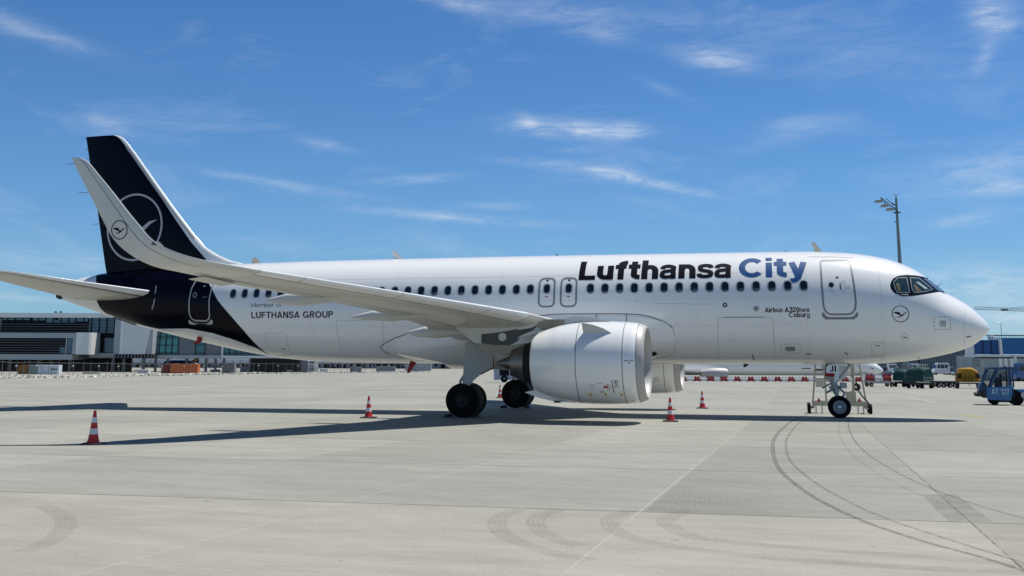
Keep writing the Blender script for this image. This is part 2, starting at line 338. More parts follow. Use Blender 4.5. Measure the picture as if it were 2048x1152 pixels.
#@@GROUND
# ------------------------------------------------------------------ the apron (one sheet to the horizon)
def apron_mat():
    m = bpy.data.materials.new('apron_concrete'); m.use_nodes = True; t = m.node_tree; N = t.nodes; L = t.links; b = N['Principled BSDF']
    def nd(ty, **k):
        n = N.new(ty)
        for a, q in k.items(): setattr(n, a, q)
        return n
    def mm(op, a, b_=None, c=None, clamp=False):
        n = nd('ShaderNodeMath', operation=op); n.use_clamp = clamp
        for i, q in enumerate((a, b_, c)):
            if q is None: continue
            if isinstance(q, (int, float)): n.inputs[i].default_value = q
            else: L.new(q, n.inputs[i])
        return n.outputs[0]
    tcx = nd('ShaderNodeTexCoord'); sp = nd('ShaderNodeSeparateXYZ'); L.new(tcx.outputs['Object'], sp.inputs[0]); X, Y = sp.outputs[0], sp.outputs[1]
    def ns(scale, sc=(1, 1, 1), det=5, ro=.6):
        mp = nd('ShaderNodeMapping'); mp.inputs['Scale'].default_value = sc; L.new(tcx.outputs['Object'], mp.inputs[0])
        n = nd('ShaderNodeTexNoise'); n.inputs['Scale'].default_value = scale; n.inputs['Detail'].default_value = det; n.inputs['Roughness'].default_value = ro; L.new(mp.outputs[0], n.inputs['Vector']); return n.outputs[0]
    def mr(v, a, b_, c, d):
        n = nd('ShaderNodeMapRange'); n.clamp = True
        for i, q in enumerate((a, b_, c, d)): n.inputs[i+1].default_value = q
        L.new(v, n.inputs[0]); return n.outputs[0]
    yy = mm('ADD', Y, 28.0); yc = mm('MINIMUM', mm('MAXIMUM', yy, -8.0), 32.0)
    x28 = mm('DIVIDE', mm('MULTIPLY_ADD', yc, .0336, X), mm('MULTIPLY_ADD', yc, -.0073, 1.0))
    P1 = 4.17
    u = mm('DIVIDE', mm('ADD', x28, 4.62+P1*400), P1)
    v = mm('DIVIDE', mm('ADD', mm('MULTIPLY_ADD', X, -.065, Y), 25.28+5.7*400), 5.7)
    wob = mm('MULTIPLY', mm('SUBTRACT', ns(1.2, det=3), .5), .004)
    def line(q, per, w):
        fr = mm('ABSOLUTE', mm('SUBTRACT', mm('FRACT', mm('ADD', mm('ADD', q, wob), .5)), .5)); dd = mm('MULTIPLY', fr, per)
        return mm('SUBTRACT', 1.0, mm('MULTIPLY', dd, 1/w, clamp=True))
    la = mm('MINIMUM', mm('MULTIPLY', line(u, P1, .018), 1.6), 1); lb = mm('MINIMUM', mm('MULTIPLY', line(v, 5.7, .030), 1.8), 1)
    # slab to slab tone
    cb = nd('ShaderNodeCombineXYZ'); L.new(mm('FLOOR', u), cb.inputs[0]); L.new(mm('FLOOR', v), cb.inputs[1])
    wn_ = nd('ShaderNodeTexWhiteNoise'); wn_.noise_dimensions = '2D'; L.new(cb.outputs[0], wn_.inputs['Vector']); slab = mr(wn_.outputs[0], 0, 1, .91, 1.05)
    big = mr(ns(.11, (1, 1.6, 1), 4), .3, .7, .88, 1.09); mid = mr(ns(.9, (.55, 1.7, 1), 6, .65), .3, .7, .86, 1.09)
    streak = mr(ns(5.0, (.30, 2.6, 1), 4, .7), .3, .7, .92, 1.05); grain = mr(ns(26, det=4, ro=.85), .3, .7, .80, 1.16)
    val = mm('MULTIPLY', mm('MULTIPLY', mm('MULTIPLY', slab, big), mm('MULTIPLY', mid, streak)), grain)
    # rough pitted area (dark speckle) around a worn slab
    def patch(x0, y0, rx, ry):
        a = mm('POWER', mm('ABSOLUTE', mm('DIVIDE', mm('SUBTRACT', X, x0), rx)), 2.0); c = mm('POWER', mm('ABSOLUTE', mm('DIVIDE', mm('SUBTRACT', Y, y0), ry)), 2.0)
        return mm('EXPONENT', mm('MULTIPLY', mm('ADD', a, c), -1.0))
    spk = mr(ns(24, det=3, ro=.85), .46, .60, 0, 1)
    pg1 = G(1330, 985); pg2 = G(1180, 1100); pg3 = G(1560, 1000)
    msk = mm('ADD', mm('ADD', patch(pg1[0], pg1[1], 1.6, 3.2), mm('MULTIPLY', patch(pg2[0], pg2[1], .9, 1.6), .6)), mm('MULTIPLY', patch(pg3[0], pg3[1], 2.6, 3.0), .45), clamp=True)
    gate = mr(X, -8.95, -8.80, .15, 1.0); gx_ = mr(u, 399.004, 399.02, 0, 1); gy_ = mr(v, 400.0, 400.01, 0, 1); fade = mr(u, 399.1, 400.0, 1, .15); fy_ = mr(v, 400.2, 401.6, 1, .2); msk = mm('MULTIPLY', mm('MULTIPLY', gx_, gy_), mm('MULTIPLY', fade, fy_))
    val = mm('MULTIPLY', val, mm('SUBTRACT', 1.0, mm('MULTIPLY', mm('MULTIPLY', msk, spk), .42)))
    val = mm('MULTIPLY', val, mm('SUBTRACT', 1.0, mm('MULTIPLY', msk, .12)))
    base = nd('ShaderNodeMix', data_type='RGBA'); base.inputs[6].default_value = (.318, .312, .268, 1); base.inputs[7].default_value = (.300, .298, .258, 1); L.new(ns(.07, det=3), base.inputs[0])
    mulc = nd('ShaderNodeMix', data_type='RGBA', blend_type='MULTIPLY'); mulc.inputs[0].default_value = 1; L.new(base.outputs[2], mulc.inputs[6]); L.new(val, mulc.inputs[7])
    # warmer slabs close to the viewer
    warm = nd('ShaderNodeMix', data_type='RGBA', blend_type='MULTIPLY'); L.new(mr(v, 399.99, 400.0, 1, 0), warm.inputs[0]); L.new(mulc.outputs[2], warm.inputs[6]); warm.inputs[7].default_value = (1.05, 1.02, .985, 1)
    # joint colours: pale sealant on some, dark on others
    jn = ns(.25, det=2); pale = mr(X, -8.2, -6.5, 1, 0)
    jc = nd('ShaderNodeMix', data_type='RGBA'); L.new(pale, jc.inputs[0]); jc.inputs[6].default_value = (.075, .07, .06, 1); jc.inputs[7].default_value = (.40, .385, .33, 1)
    m1 = nd('ShaderNodeMix', data_type='RGBA'); L.new(mm('MULTIPLY', la, mr(ns(2.2, det=4), .35, .55, .12, .8)), m1.inputs[0]); L.new(warm.outputs[2], m1.inputs[6]); L.new(jc.outputs[2], m1.inputs[7])
    m2 = nd('ShaderNodeMix', data_type='RGBA'); L.new(mm('MULTIPLY', lb, mr(ns(.8, det=4), .35, .5, .45, .95)), m2.inputs[0]); L.new(m1.outputs[2], m2.inputs[6]); m2.inputs[7].default_value = (.075, .068, .058, 1)
    m3 = nd('ShaderNodeMix', data_type='RGBA', blend_type='MULTIPLY'); L.new(mm('MULTIPLY', mr(ns(.55, (1, 1, 1), 8, .75), .60, .72, 0, 1), .22), m3.inputs[0]); L.new(m2.outputs[2], m3.inputs[6]); m3.inputs[7].default_value = (.62, .6, .55, 1)
    m4 = nd('ShaderNodeMix', data_type='RGBA'); L.new(mm('MULTIPLY', mr(ns(3.3, (1, 1, 1), 2, .5), .74, .76, 0, 1), .5), m4.inputs[0]); L.new(m3.outputs[2], m4.inputs[6]); m4.inputs[7].default_value = (.12, .11, .09, 1)
    L.new(m4.outputs[2], b.inputs['Base Color']); b.inputs['Roughness'].default_value = .85; b.inputs['Specular IOR Level'].default_value = .25
    bp = nd('ShaderNodeBump'); bp.inputs['Strength'].default_value = .35; bp.inputs['Distance'].default_value = .004; L.new(grain, bp.inputs['Height']); L.new(bp.outputs[0], b.inputs['Normal'])
    return m
RH = np.array([math.cos(YAW), math.sin(YAW), 0])
g = MB(); hs = [-60, 0, H0]+list(np.linspace(H0+20, H1, 10))+[320, 500, 900, 2000, 5000]; ls = [-3000, -600, -200, -80, -30, 0, 30, 80, 200, 600, 3000]
vs = []
for h in hs:
    for l in ls: q = CAM+FH*h+RH*l; vs.append((q[0], q[1], gzh(h)))
n = len(ls); g.add(vs, [(k*n+i, k*n+i+1, (k+1)*n+i+1, (k+1)*n+i) for k in range(len(hs)-1) for i in range(n-1)])
structure(g.build('ground', apron_mat(), smooth=0))

def sheet(name, polys, mat, lift=.004, seg=None):
    b = MB()
    for po in polys: b.add([(q[0], q[1], gz(q[0], q[1])+lift) for q in po], [tuple(range(len(po)))])
    return structure(b.build(name, mat, smooth=0))
def strip(name, px, width, mat, lift=.004, smoothn=10, rag=0, wfun=None):
    P = [G(*a) for a in px]; P = spline([(q[0], q[1]) for q in P], smoothn); P = resample(P, .25)
    w = [width*(1 if not wfun else wfun(i/len(P))) for i in range(len(P))]
    V = []; n = len(P)
    for i in range(n):
        a = P[max(i-1, 0)]; c = P[min(i+1, n-1)]; dx, dy = c[0]-a[0], c[1]-a[1]; l = math.hypot(dx, dy) or 1; nx, ny = -dy/l*w[i]/2, dx/l*w[i]/2
        V += [(P[i][0]+nx, P[i][1]+ny), (P[i][0]-nx, P[i][1]-ny)]
    b = MB(); b.add([(x, y, gz(x, y)+lift) for x, y in V], [(2*i, 2*i+1, 2*i+3, 2*i+2) for i in range(n-1)])
    return structure(b.build(name, mat, smooth=0))
def stain(name, col, alpha, scale=6, sc=(1, 1, 1), lo=.35, hi=.65):
    m = bpy.data.materials.new(name); m.use_nodes = True; t = m.node_tree; b = t.nodes['Principled BSDF']; b.inputs['Base Color'].default_value = (*col, 1); b.inputs['Roughness'].default_value = .85; b.inputs['Specular IOR Level'].default_value = .2
    tcx = t.nodes.new('ShaderNodeTexCoord'); mp = t.nodes.new('ShaderNodeMapping'); mp.inputs['Scale'].default_value = sc; n = t.nodes.new('ShaderNodeTexNoise'); n.inputs['Scale'].default_value = scale; n.inputs['Detail'].default_value = 4
    t.links.new(tcx.outputs['Object'], mp.inputs[0]); t.links.new(mp.outputs[0], n.inputs['Vector']); r = t.nodes.new('ShaderNodeMapRange'); r.inputs[1].default_value = lo; r.inputs[2].default_value = hi; r.inputs[3].default_value = alpha*.35; r.inputs[4].default_value = alpha
    t.links.new(n.outputs[0], r.inputs[0]); t.links.new(r.outputs[0], b.inputs['Alpha']); return m
tyreD = stain('tyre_rubber_trace', (.08, .076, .066), .42); tyreP = stain('tyre_rubber_trace_old', (.14, .135, .115), .11, 3); tyreM = stain('tyre_rubber_trace_faint', (.10, .097, .085), .34); tyreL = stain('tyre_rubber_trace_pale', (.12, .115, .10), .14, 5, (1, 1, 1), .3, .7)
c1 = [(1625, 826), (1590, 838), (1562, 858), (1546, 880), (1544, 905), (1556, 938), (1590, 970), (1640, 1003), (1730, 1045), (1850, 1085), (1950, 1112), (2060, 1147)]
for dx in (-.055, .055): strip('tyre_mark', c1, .038, tyreD, .004) if dx < 0 else strip('tyre_mark', [(x+4.5, y-.8) for x, y in c1], .038, tyreD, .004)
strip('tyre_mark', [(1640, 828), (1600, 845), (1577, 872), (1572, 895), (1583, 925), (1630, 965), (1700, 1005), (1780, 1040), (1900, 1080), (2060, 1130)], .05, tyreM, .0045)
strip('tyre_mark', [(1683, 835), (1677, 855), (1684, 882), (1708, 912), (1760, 950), (1830, 985), (1905, 1015)], .05, tyreL, .004)
strip('tyre_mark', [(1698, 835), (1697, 852), (1706, 876), (1735, 908), (1800, 948), (1870, 980), (1960, 1012), (2060, 1040)], .05, tyreM, .004)
def treads(pts, off, mat, w=.05, k=4, gap=.062):
    P = [G(*a)[:2] for a in pts]; c = np.mean(P, axis=0)
    P = resample(spline([tuple(q) for q in P], 8), .2); n = len(P); b = MB()
    for j in range(k):
        d = (j-(k-1)/2)*gap; V = []
        for i in range(n):
            a = P[max(i-1, 0)]; e = P[min(i+1, n-1)]; dx, dy = e[0]-a[0], e[1]-a[1]; l = math.hypot(dx, dy) or 1; nx, ny = -dy/l, dx/l
            for s in (-w/2, w/2): V.append((P[i][0]+nx*(d+s), P[i][1]+ny*(d+s), gz(P[i][0], P[i][1])+.004+off))
        b.add(V, [(2*i, 2*i+1, 2*i+3, 2*i+2) for i in range(n-1)])
    structure(b.build('tyre_mark', mat, smooth=0))
treads([(1040, 1020), (1008, 1030), (994, 1045), (1003, 1065), (1040, 1085), (1100, 1105), (1180, 1122)], 0, tyreL)
treads([(1118, 1020), (1085, 1030), (1071, 1042), (1082, 1062), (1120, 1082), (1160, 1092)], .0005, tyreL)
treads([(1265, 1020), (1232, 1032), (1219, 1045), (1238, 1065), (1290, 1083), (1400, 1100), (1530, 1115), (1700, 1128), (1900, 1140), (2060, 1146)], 0, tyreL)
treads([(1375, 1022), (1345, 1032), (1331, 1042), (1345, 1056), (1390, 1074), (1480, 1086), (1600, 1096), (1760, 1108), (1900, 1118), (2060, 1130)], 0, tyreL)
treads([(85, 1012), (122, 1030), (132, 1048), (120, 1068), (85, 1090), (40, 1104)], 0, tyreP, w=.07)
worn = stain('worn_patch_grey', (.20, .20, .18), .26, 3)
sheet('repair_patch', [[G(*a) for a in ((1846, 990), (1912, 988), (1942, 1012), (1985, 1043), (1900, 1044), (1872, 1020))]], worn, .003)
shadowm = M('painted_shadow', (.07, .072, .07), .8, var=.2)
strip('shadow_strip', [(690, 782.0), (780, 780.5), (900, 779), (1040, 779.2), (1360, 781.2), (1640, 782.8), (1765, 785)], .22, shadowm, .005, 4)  # dark strip painted as the long thin shadow across the far apron
yel = stain('worn_yellow_marking', (.62, .50, .06), .8, 5); whm = stain('worn_white_marking', (.72, .71, .66), .85, 4)
strip('apron_marking', [(40, 766.5), (122, 766.8)], .22, yel, .006, 2)
for a in ([(1480, 828.5), (1500, 828.5)], [(1695, 829), (1728, 829)], [(1925, 829), (1970, 836)], [(1545, 832), (1552, 832.5)]): strip('apron_marking', a, .16, yel, .006, 2)
strip('apron_marking', [(1813, 793.8), (1840, 799), (1873, 806)], .12, whm, .006, 4)
strip('apron_marking', [(0, 803), (200, 791), (420, 783)], .10, stain('faint_white_marking', (.6, .59, .54), .35, 3), .006, 4)

#@@AIRLINER
# ------------------------------------------------------------------ the airliner
FT = np.array([[float(c) for c in l.split()] for l in """0 .05 3.125 3.075
.04 .142 3.262 2.985
.1 .25 3.355 2.905
.2 .39 3.475 2.8
.35 .56 3.635 2.672
.5 .701 3.783 2.56
.75 .875 3.985 2.433
1 1.027 4.15 2.338
1.3 1.17 4.33 2.248
1.6 1.29 4.583 2.179
1.9 1.396 4.87 2.11
2.2 1.485 5.1 2.055
2.5 1.56 5.279 2.005
2.8 1.63 5.415 1.966
3.1 1.69 5.534 1.937
3.5 1.76 5.642 1.902
4 1.827 5.741 1.872
4.5 1.876 5.81 1.856
5 1.916 5.85 1.85
5.5 1.94 5.88 1.847
6 1.958 5.9 1.846
7 1.975 5.913 1.845
8 1.975 5.92 1.843
10 1.975 5.928 1.839
14 1.975 5.95 1.83
18 1.975 5.962 1.825
22 1.975 5.96 1.833
24 1.975 5.954 1.853
25 1.965 5.949 1.885
26 1.94 5.942 1.94
27 1.9 5.928 2.05
28 1.835 5.914 2.2
29 1.745 5.896 2.38
30 1.635 5.868 2.58
31 1.5 5.839 2.785
32 1.343 5.805 3.005
33 1.17 5.77 3.24
34 .985 5.72 3.5
35 .79 5.645 3.785
36 .592 5.52 4.075
36.8 .411 5.362 4.322
37.3 .287 5.137 4.478
37.57 .217 4.981 4.563""".split('\n')])
def pchip(x, xs, ys):
    x = np.clip(x, xs[0], xs[-1]); h = np.diff(xs); d = np.diff(ys)/h; m = np.zeros(len(xs)); m[0] = d[0]; m[-1] = d[-1]
    for i in range(1, len(xs)-1):
        if d[i-1]*d[i] > 0: w1 = 2*h[i]+h[i-1]; w2 = h[i]+2*h[i-1]; m[i] = (w1+w2)/(w1/d[i-1]+w2/d[i])
    i = min(int(np.searchsorted(xs, x, 'right'))-1, len(xs)-2); t = (x-xs[i])/h[i]
    return ys[i]*(1+2*t)*(1-t)**2+h[i]*m[i]*t*(1-t)**2+ys[i+1]*t*t*(3-2*t)+h[i]*m[i+1]*t*t*(t-1)
_fc = {}
def fus(X):
    k = round(X, 4)
    if k not in _fc: _fc[k] = tuple(float(pchip(-k, FT[:, 0], FT[:, c])) for c in (1, 2, 3))
    return _fc[k]
def fp(X, z, side=-1, off=.006):
    X = min(max(X, -37.5), -.01); w, zt, zb = fus(X); zc, h = (zt+zb)/2, (zt-zb)/2; q = min(max((z-zc)/h, -1), 1); y = w*math.sqrt(1-q*q)
    ny, nz = y/w**2, (z-zc)/h**2
    e = .05; w2 = fus(X+e)[0] if X+e < -.01 else w; nx = -(w2-w)/e*.7
    l = math.hypot(ny, nz) or 1; return (X, side*(y+off*ny/l), (zc+q*h)+off*nz/l)
PL0 = (-18.0, 0, 0)
plane = thing('airliner', 'large white airliner with black tail and blue City lettering parked side on across the apron', 'airliner', PL0)
def pb(mb, name, mats, parent=None, smooth=40, **k): return mb.build(name, mats, parent or plane, smooth, PL0 if (parent or plane) is not None else (0, 0, 0), **k)
st = sorted(set([round(v, 3) for v in np.concatenate([np.array([0, .02, .05, .09, .14, .2, .28, .38, .5, .62]), np.arange(.72, 8, .10), np.arange(8, 24, 1), np.arange(24, 37.5, .15), [37.57]])]))
rings = []
for s in st:
    w, zt, zb = fus(-s); zc, h = (zt+zb)/2, (zt-zb)/2
    rings.append([(-s, w*math.cos(2*math.pi*i/176), zc+h*math.sin(2*math.pi*i/176)) for i in range(176)])
b = MB(); b.loft(rings); fuse = pb(b, 'fuselage', white, smooth=60)
def decal(name, v, f, mat, parent=None, off=.006, dz=.07, dx=None, side=-1, **k):
    if dx is None and max(a for a, _ in v) > -7: dx = .15
    V, F = grid_cut(v, f, dx, dz); b = MB(); b.add([fp(a, c, side, off) for a, c in V], F); return pb(b, name, mat, parent or fuse, smooth=60, **k)
def dring(name, pts, w, mat, parent=None, off=.006, closed=True, side=-1, step=.1, **k):
    v, f = ring_strip(resample(pts, step, closed), w, closed); b = MB(); b.add([fp(a, c, side, off) for a, c in v], f); return pb(b, name, mat, parent or fuse, smooth=60, **k)
# black tail paint wrapped round the rear fuselage
lo = [(-34.897, 3.867), (-33.919, 3.583), (-32.9, 3.33), (-32.073, 3.2), (-30.458, 3.19), (-29.239, 3.0), (-28.245, 2.719), (-27.381, 2.40), (-26.974, 2.088)][::-1]
fr = [(-26.974, 2.088), (-27.263, 2.5), (-27.672, 3.106), (-28.152, 3.649), (-28.809, 4.304), (-29.122, 4.716), (-29.7, 5.35), (-30.25, 5.86)]
af = [(-34.897, 3.867), (-35.073, 4.115), (-35.173, 4.429), (-35.356, 5.298), (-35.64, 5.58)]
def ip(pts, X):
    p = sorted(pts); return float(np.interp(X, [a for a, _ in p], [c for _, c in p]))
for side in (-1, 1):
    rg = []
    for X in np.concatenate([np.arange(-26.98, -35.64, -.05), [-35.635]]):
        w, zt, zb = fus(X); zc, h = (zt+zb)/2, (zt-zb)/2
        zl = ip(lo, X) if X > -34.897 else ip(af, X); zh = ip(fr, X) if X > -30.25 else 99
        th0 = math.asin(max(-1, min(1, (zl-zc)/h))); th1 = math.pi/2 if zh > zt else math.asin(max(-1, min(1, (zh-zc)/h)))
        if th1 < th0: th1 = th0
        rg.append([(X, side*(w+.006)*math.cos(th0+(th1-th0)*k/44), zc+(h+.006)*math.sin(th0+(th1-th0)*k/44)) for k in range(45)])
    b = MB(); b.loft(rg, closed=False, caps=False); pb(b, 'tail_paint', navy, fuse, smooth=60, label='glossy black tail paint')
# windows
seatm = M('cabin_interior_pale', (.10, .13, .15), .5)
WX = [-6.124-.5334*i for i in range(15)]+[-15.84-.5334*i for i in range(24)]
for side in (-1, 1):
    for X in WX:
        b = MB(); zc_ = 4.545
        o = rrect(X-.152, X+.152, zc_-.205, zc_+.205, .135, 4); i_ = rrect(X-.118, X+.118, zc_-.165, zc_+.165, .105, 4); n = len(o)
        V = [fp(a, c, side, .0) for a, c in o]+[fp(a, c, side, .016) for a, c in o]+[fp(a, c, side, .020) for a, c in i_]+[fp(a, c, side, .013) for a, c in i_]
        b.add(V, [(k*n+j, k*n+(j+1) % n, (k+1)*n+(j+1) % n, (k+1)*n+j) for k in range(3) for j in range(n)]); b.add(V[3*n:], [tuple(range(n))], 1)
        if random.random() < .45:
            hh_ = random.choice((.03, .05, .07)); bq = [(X-.07, zc_-.14), (X+.08, zc_-.14), (X+.09, zc_-.14+hh_), (X-.04, zc_-.14+hh_)]
            b.add([fp(a, c, side, .017) for a, c in bq], [(0, 1, 2, 3)], 2)
        pb(b, 'passenger_window', [wframe, glass, seatm], fuse, smooth=0)
# overwing exits
for X in (-15.22, -14.40):
    z0 = .0
    dring('exit_outline', rrect(X-.285, X+.285, 3.90, 4.95, .17, 5), .065, door_grey)
    b = MB(); o = rrect(X-.14, X+.14, 4.36, 4.75, .125, 4); i_ = rrect(X-.108, X+.108, 4.40, 4.72, .10, 4); n = len(o)
    b.add([fp(a, c, -1, .018) for a, c in o+i_], [(j, (j+1) % n, n+(j+1) % n, n+j) for j in range(n)]); b.add([fp(a, c, -1, .014) for a, c in i_], [tuple(range(n))], 1); pb(b, 'exit_window', [wframe, glass], fuse, smooth=0)
    v, f = rrect(X-.05, X+.05, 4.85, 4.89, .008, 2), [tuple(range(12))]; decal('exit_marking', v, f, ink); v = rrect(X-.05, X+.05, 4.24, 4.28, .008, 2); decal('exit_marking', v, [tuple(range(12))], redf)
# front right door
fd = [(-5.52, 5.40), (-5.44, 5.46), (-4.60, 5.46), (-4.53, 5.40), (-4.46, 4.5), (-4.44, 3.95), (-4.47, 3.72), (-4.58, 3.58), (-4.72, 3.545), (-5.24, 3.545), (-5.38, 3.58), (-5.48, 3.72), (-5.51, 3.95), (-5.52, 4.5)]
fdo = dring('door_outline', fd, .06, door_grey)
v = [(-5.58, 3.57), (-5.50, 3.62), (-5.44, 3.50), (-5.34, 3.455), (-4.62, 3.455), (-4.50, 3.50), (-4.44, 3.62), (-4.37, 3.57), (-4.41, 3.46), (-4.52, 3.375), (-5.45, 3.375), (-5.55, 3.46)]
decal('door_sill_plate', v, [tuple(range(len(v)))], door_grey)
decal('door_window', circ(-5.21, 4.56, .075, .085, 20), [tuple(range(20))], glass, off=.008); dring('door_window_ring', circ(-5.21, 4.56, .09, .10, 20), .02, wframe, off=.008)
decal('door_handle', rrect(-4.93, -4.90, 4.37, 4.62, .01, 2), [tuple(range(12))], ink); dring('handle_outline', rrect(-4.86, -4.76, 4.30, 4.70, .02, 2), .012, seaml)
decal('door_placard', rrect(-5.05, -4.95, 4.80, 4.85, .01, 2), [tuple(range(12))], inkg)
for (a, c) in ((-4.66, 4.50), (-4.66, 4.44), (-5.2, 4.34)): decal('door_placard', rrect(a-.09, a+.09, c-.012, c+.012, .005, 1), [tuple(range(8))], seaml)
dring('roof_seam', [(-5.9, 5.62), (-5.2, 5.61), (-4.4, 5.56)], .02, seaml, closed=False)
# rear right door
rd = [(-29.99, 5.35), (-30.14, 4.8), (-30.17, 4.3), (-30.17, 3.75), (-30.10, 3.58), (-29.95, 3.50), (-29.40, 3.475), (-29.25, 3.55), (-29.18, 3.70), (-29.20, 4.31), (-29.16, 4.9), (-29.05, 5.35)]
dring('door_outline', rd, .055, door_light, closed=False, off=.009)
v = [(-30.28, 3.50), (-30.20, 3.52), (-30.12, 3.44), (-29.95, 3.40), (-29.4, 3.38), (-29.24, 3.44), (-29.15, 3.53), (-29.06, 3.50), (-29.08, 3.36), (-29.2, 3.33), (-30.15, 3.34), (-30.28, 3.38)]
decal('door_sill_plate', v, [tuple(range(len(v)))], door_light, off=.009)
dring('door_window_ring', circ(-29.92, 4.52, .085, .10, 18), .025, door_light, off=.010); decal('door_window', circ(-29.92, 4.52, .05, .06, 14), [tuple(range(14))], glass, off=.011)
decal('door_placard', rrect(-29.60, -29.50, 4.86, 4.90, .008, 2), [tuple(range(12))], door_light, off=.010)
dring('door_placard', [(-29.55, 4.42), (-29.30, 4.44)], .02, door_grey, closed=False, off=.010)
dring('paint_stripe', [(-31.98, 4.95), (-31.93, 4.75), (-31.95, 4.62)], .05, door_light, closed=False, off=.012)
dring('paint_stripe', [(-31.93, 4.42), (-31.98, 4.2), (-32.1, 3.98)], .05, door_light, closed=False, off=.012)
# cockpit
co = XZ(-1.45, [])
ck = [(-3.282, 4.52), (-3.25, 4.64), (-3.16, 4.77), (-2.99, 4.87), (-2.705, 4.915), (-2.307, 4.90), (-1.953, 4.85), (-1.82, 4.80), (-1.6, 4.60), (-1.42, 4.45), (-1.24, 4.295), (-1.426, 4.285), (-1.60, 4.33), (-1.72, 4.315), (-2.154, 4.235), (-2.577, 4.165), (-2.907, 4.147), (-3.144, 4.25), (-3.25, 4.38)]
for side in (-1, 1):
    cw = decal('cockpit_mask', ck, [tuple(range(len(ck)))], black, dz=.05, dx=.08, off=.004, side=side)
    for nm, pl in (('cockpit_window', [(-3.16, 4.64), (-3.0, 4.80), (-2.70, 4.81), (-2.66, 4.29), (-3.06, 4.265), (-3.12, 4.40)]),
                   ('cockpit_window', [(-2.58, 4.81), (-2.27, 4.80), (-2.05, 4.60), (-1.86, 4.395), (-2.19, 4.31), (-2.50, 4.27), (-2.57, 4.40)]),
                   ('windshield', [(-2.11, 4.80), (-1.92, 4.775), (-1.7, 4.60), (-1.5, 4.46), (-1.38, 4.36), (-1.66, 4.365), (-1.88, 4.55)])):
        pn = MB(); V, F = grid_cut(pl, [tuple(range(len(pl)))], .08, .05); pn.add([fp(a, c, side, .010) for a, c in V], F)
        pob = pb(pn, nm, cockg if nm != 'windshield' else windg, fuse, smooth=60) if 'cockg' in globals() else None
        if pob is None:
            cockg = M('cockpit_glass', (.02, .045, .06), .06, spec=.7); windg = M('windshield_glass', (.10, .16, .22), .1, spec=.8)
            pob = pb(pn, nm, cockg if nm != 'windshield' else windg, fuse, smooth=60)
        if nm != 'windshield': dring('window_frame', pl, .018, seaml if False else wframe, off=.013, side=side)
for pl in ([(-3.08, 4.60), (-2.98, 4.62), (-2.93, 4.30), (-3.04, 4.29)], [(-2.50, 4.55), (-2.44, 4.56), (-2.25, 4.33), (-2.45, 4.31)]): decal('seat_back', pl, [(0, 1, 2, 3)], M('beige_cockpit_trim', (.09, .075, .03), .6), off=.012)
decal('sun_blind', [(-2.42, 4.66), (-2.32, 4.66), (-2.03, 4.43), (-2.12, 4.40)], [(0, 1, 2, 3)], M('pale_blind', (.28, .36, .37), .6), off=.012)
b = MB(); q0 = np.array(fp(-1.62, 4.545, -1, .01)); b.tube(q0, (q0[0]+.13, q0[1]-.1, q0[2]+.10), .012, .006, 6); b.tube((q0[0]+.02, q0[1], q0[2]+.01), (q0[0]-.25, q0[1]+.1, q0[2]+.12), .012, .01, 6); pb(b, 'wiper', darkm, fuse)

# lettering and emblems
def dtext(name, txt, x0, x1, zb_, zt_, mat, w=.2, sp=.1, parent=None, off=.006, **k):
    b = MB()
    for j, (v, f) in enumerate(fit_text(txt, x0, x1, zb_, zt_, w, sp)):
        V, F = grid_cut(v, f, .15 if max(x0, x1) > -7 else None, .05); b.add([fp(a, c, -1, off+.0011*(j % 4)) for a, c in V], F)
    return pb(b, name, mat, parent or fuse, smooth=60, **k)
dtext('airline_lettering', 'Lufthansa', -14.06, -8.55, 4.865, 5.60, ink, .22, .055, label='black airline name lettering')
dtext('airline_lettering', 'City', -8.31, -5.97, 4.865, 5.60, blue_ink, .21, .06, label='blue City lettering')
dtext('airline_lettering', 'LUFTHANSA GROUP', -27.22, -23.67, 3.555, 3.81, inkg, .185, .10, label='grey group lettering under the wing')
dtext('airline_lettering', 'Member of', -27.22, -25.85, 3.985, 4.15, inkg, .09, .10)
dtext('type_lettering', 'Airbus A320neo', -7.46, -5.97, 3.63, 3.80, ink, .17, .08); dtext('type_lettering', 'Coburg', -6.66, -5.97, 3.455, 3.625, ink, .17, .08)
dtext('registration_lettering', 'D-AIJI', -2.93, -2.72, 4.19, 4.235, white, .2, .08, off=.010)
for k in range(6): a = k*math.pi/3; dring('town_emblem', circ(-7.75+.062*math.cos(a), 3.765+.062*math.sin(a), .035, n=10), .016, inkg)
decal('town_emblem', circ(-7.75, 3.765, .028, n=10), [tuple(range(10))], inkg, off=.006)
dring('crane_emblem', circ(-3.01, 3.555, .268, n=48), .022, ink); v = [(-3.01+a*.268, 3.555+c*.268) for a, c in CRANE]; decal('crane_emblem', v, [tuple(range(len(v)))], ink, dz=.05, dx=.08)
# panel lines, hatches, small markings
fl = [(-15.6, 3.56), (-15.372, 3.585), (-14.714, 3.625), (-13.368, 3.625), (-12.28, 3.615), (-11.619, 3.553), (-11.007, 3.356), (-10.667, 3.127)]
dring('fairing_seam', spline(fl, 6), .028, seam, closed=False, off=.007)
dring('fairing_seam', spline([(-10.667, 3.127), (-10.62, 2.9), (-10.62, 2.55), (-10.651, 2.342), (-10.954, 2.129), (-11.617, 2.0), (-12.3, 1.95)], 6), .016, seaml, closed=False, off=.007)
dring('fairing_seam', spline([(-19.8, 3.25), (-20.745, 2.92), (-21.219, 2.77), (-21.68, 2.57), (-21.885, 2.44), (-21.83, 2.29), (-21.53, 2.14), (-20.9, 1.99)], 6), .03, seam, closed=False, off=.006)
for X in (-13.37, -12.28): dring('panel_line', [(X, 3.62), (X, 3.36)], .022, seam, closed=False, off=.06)
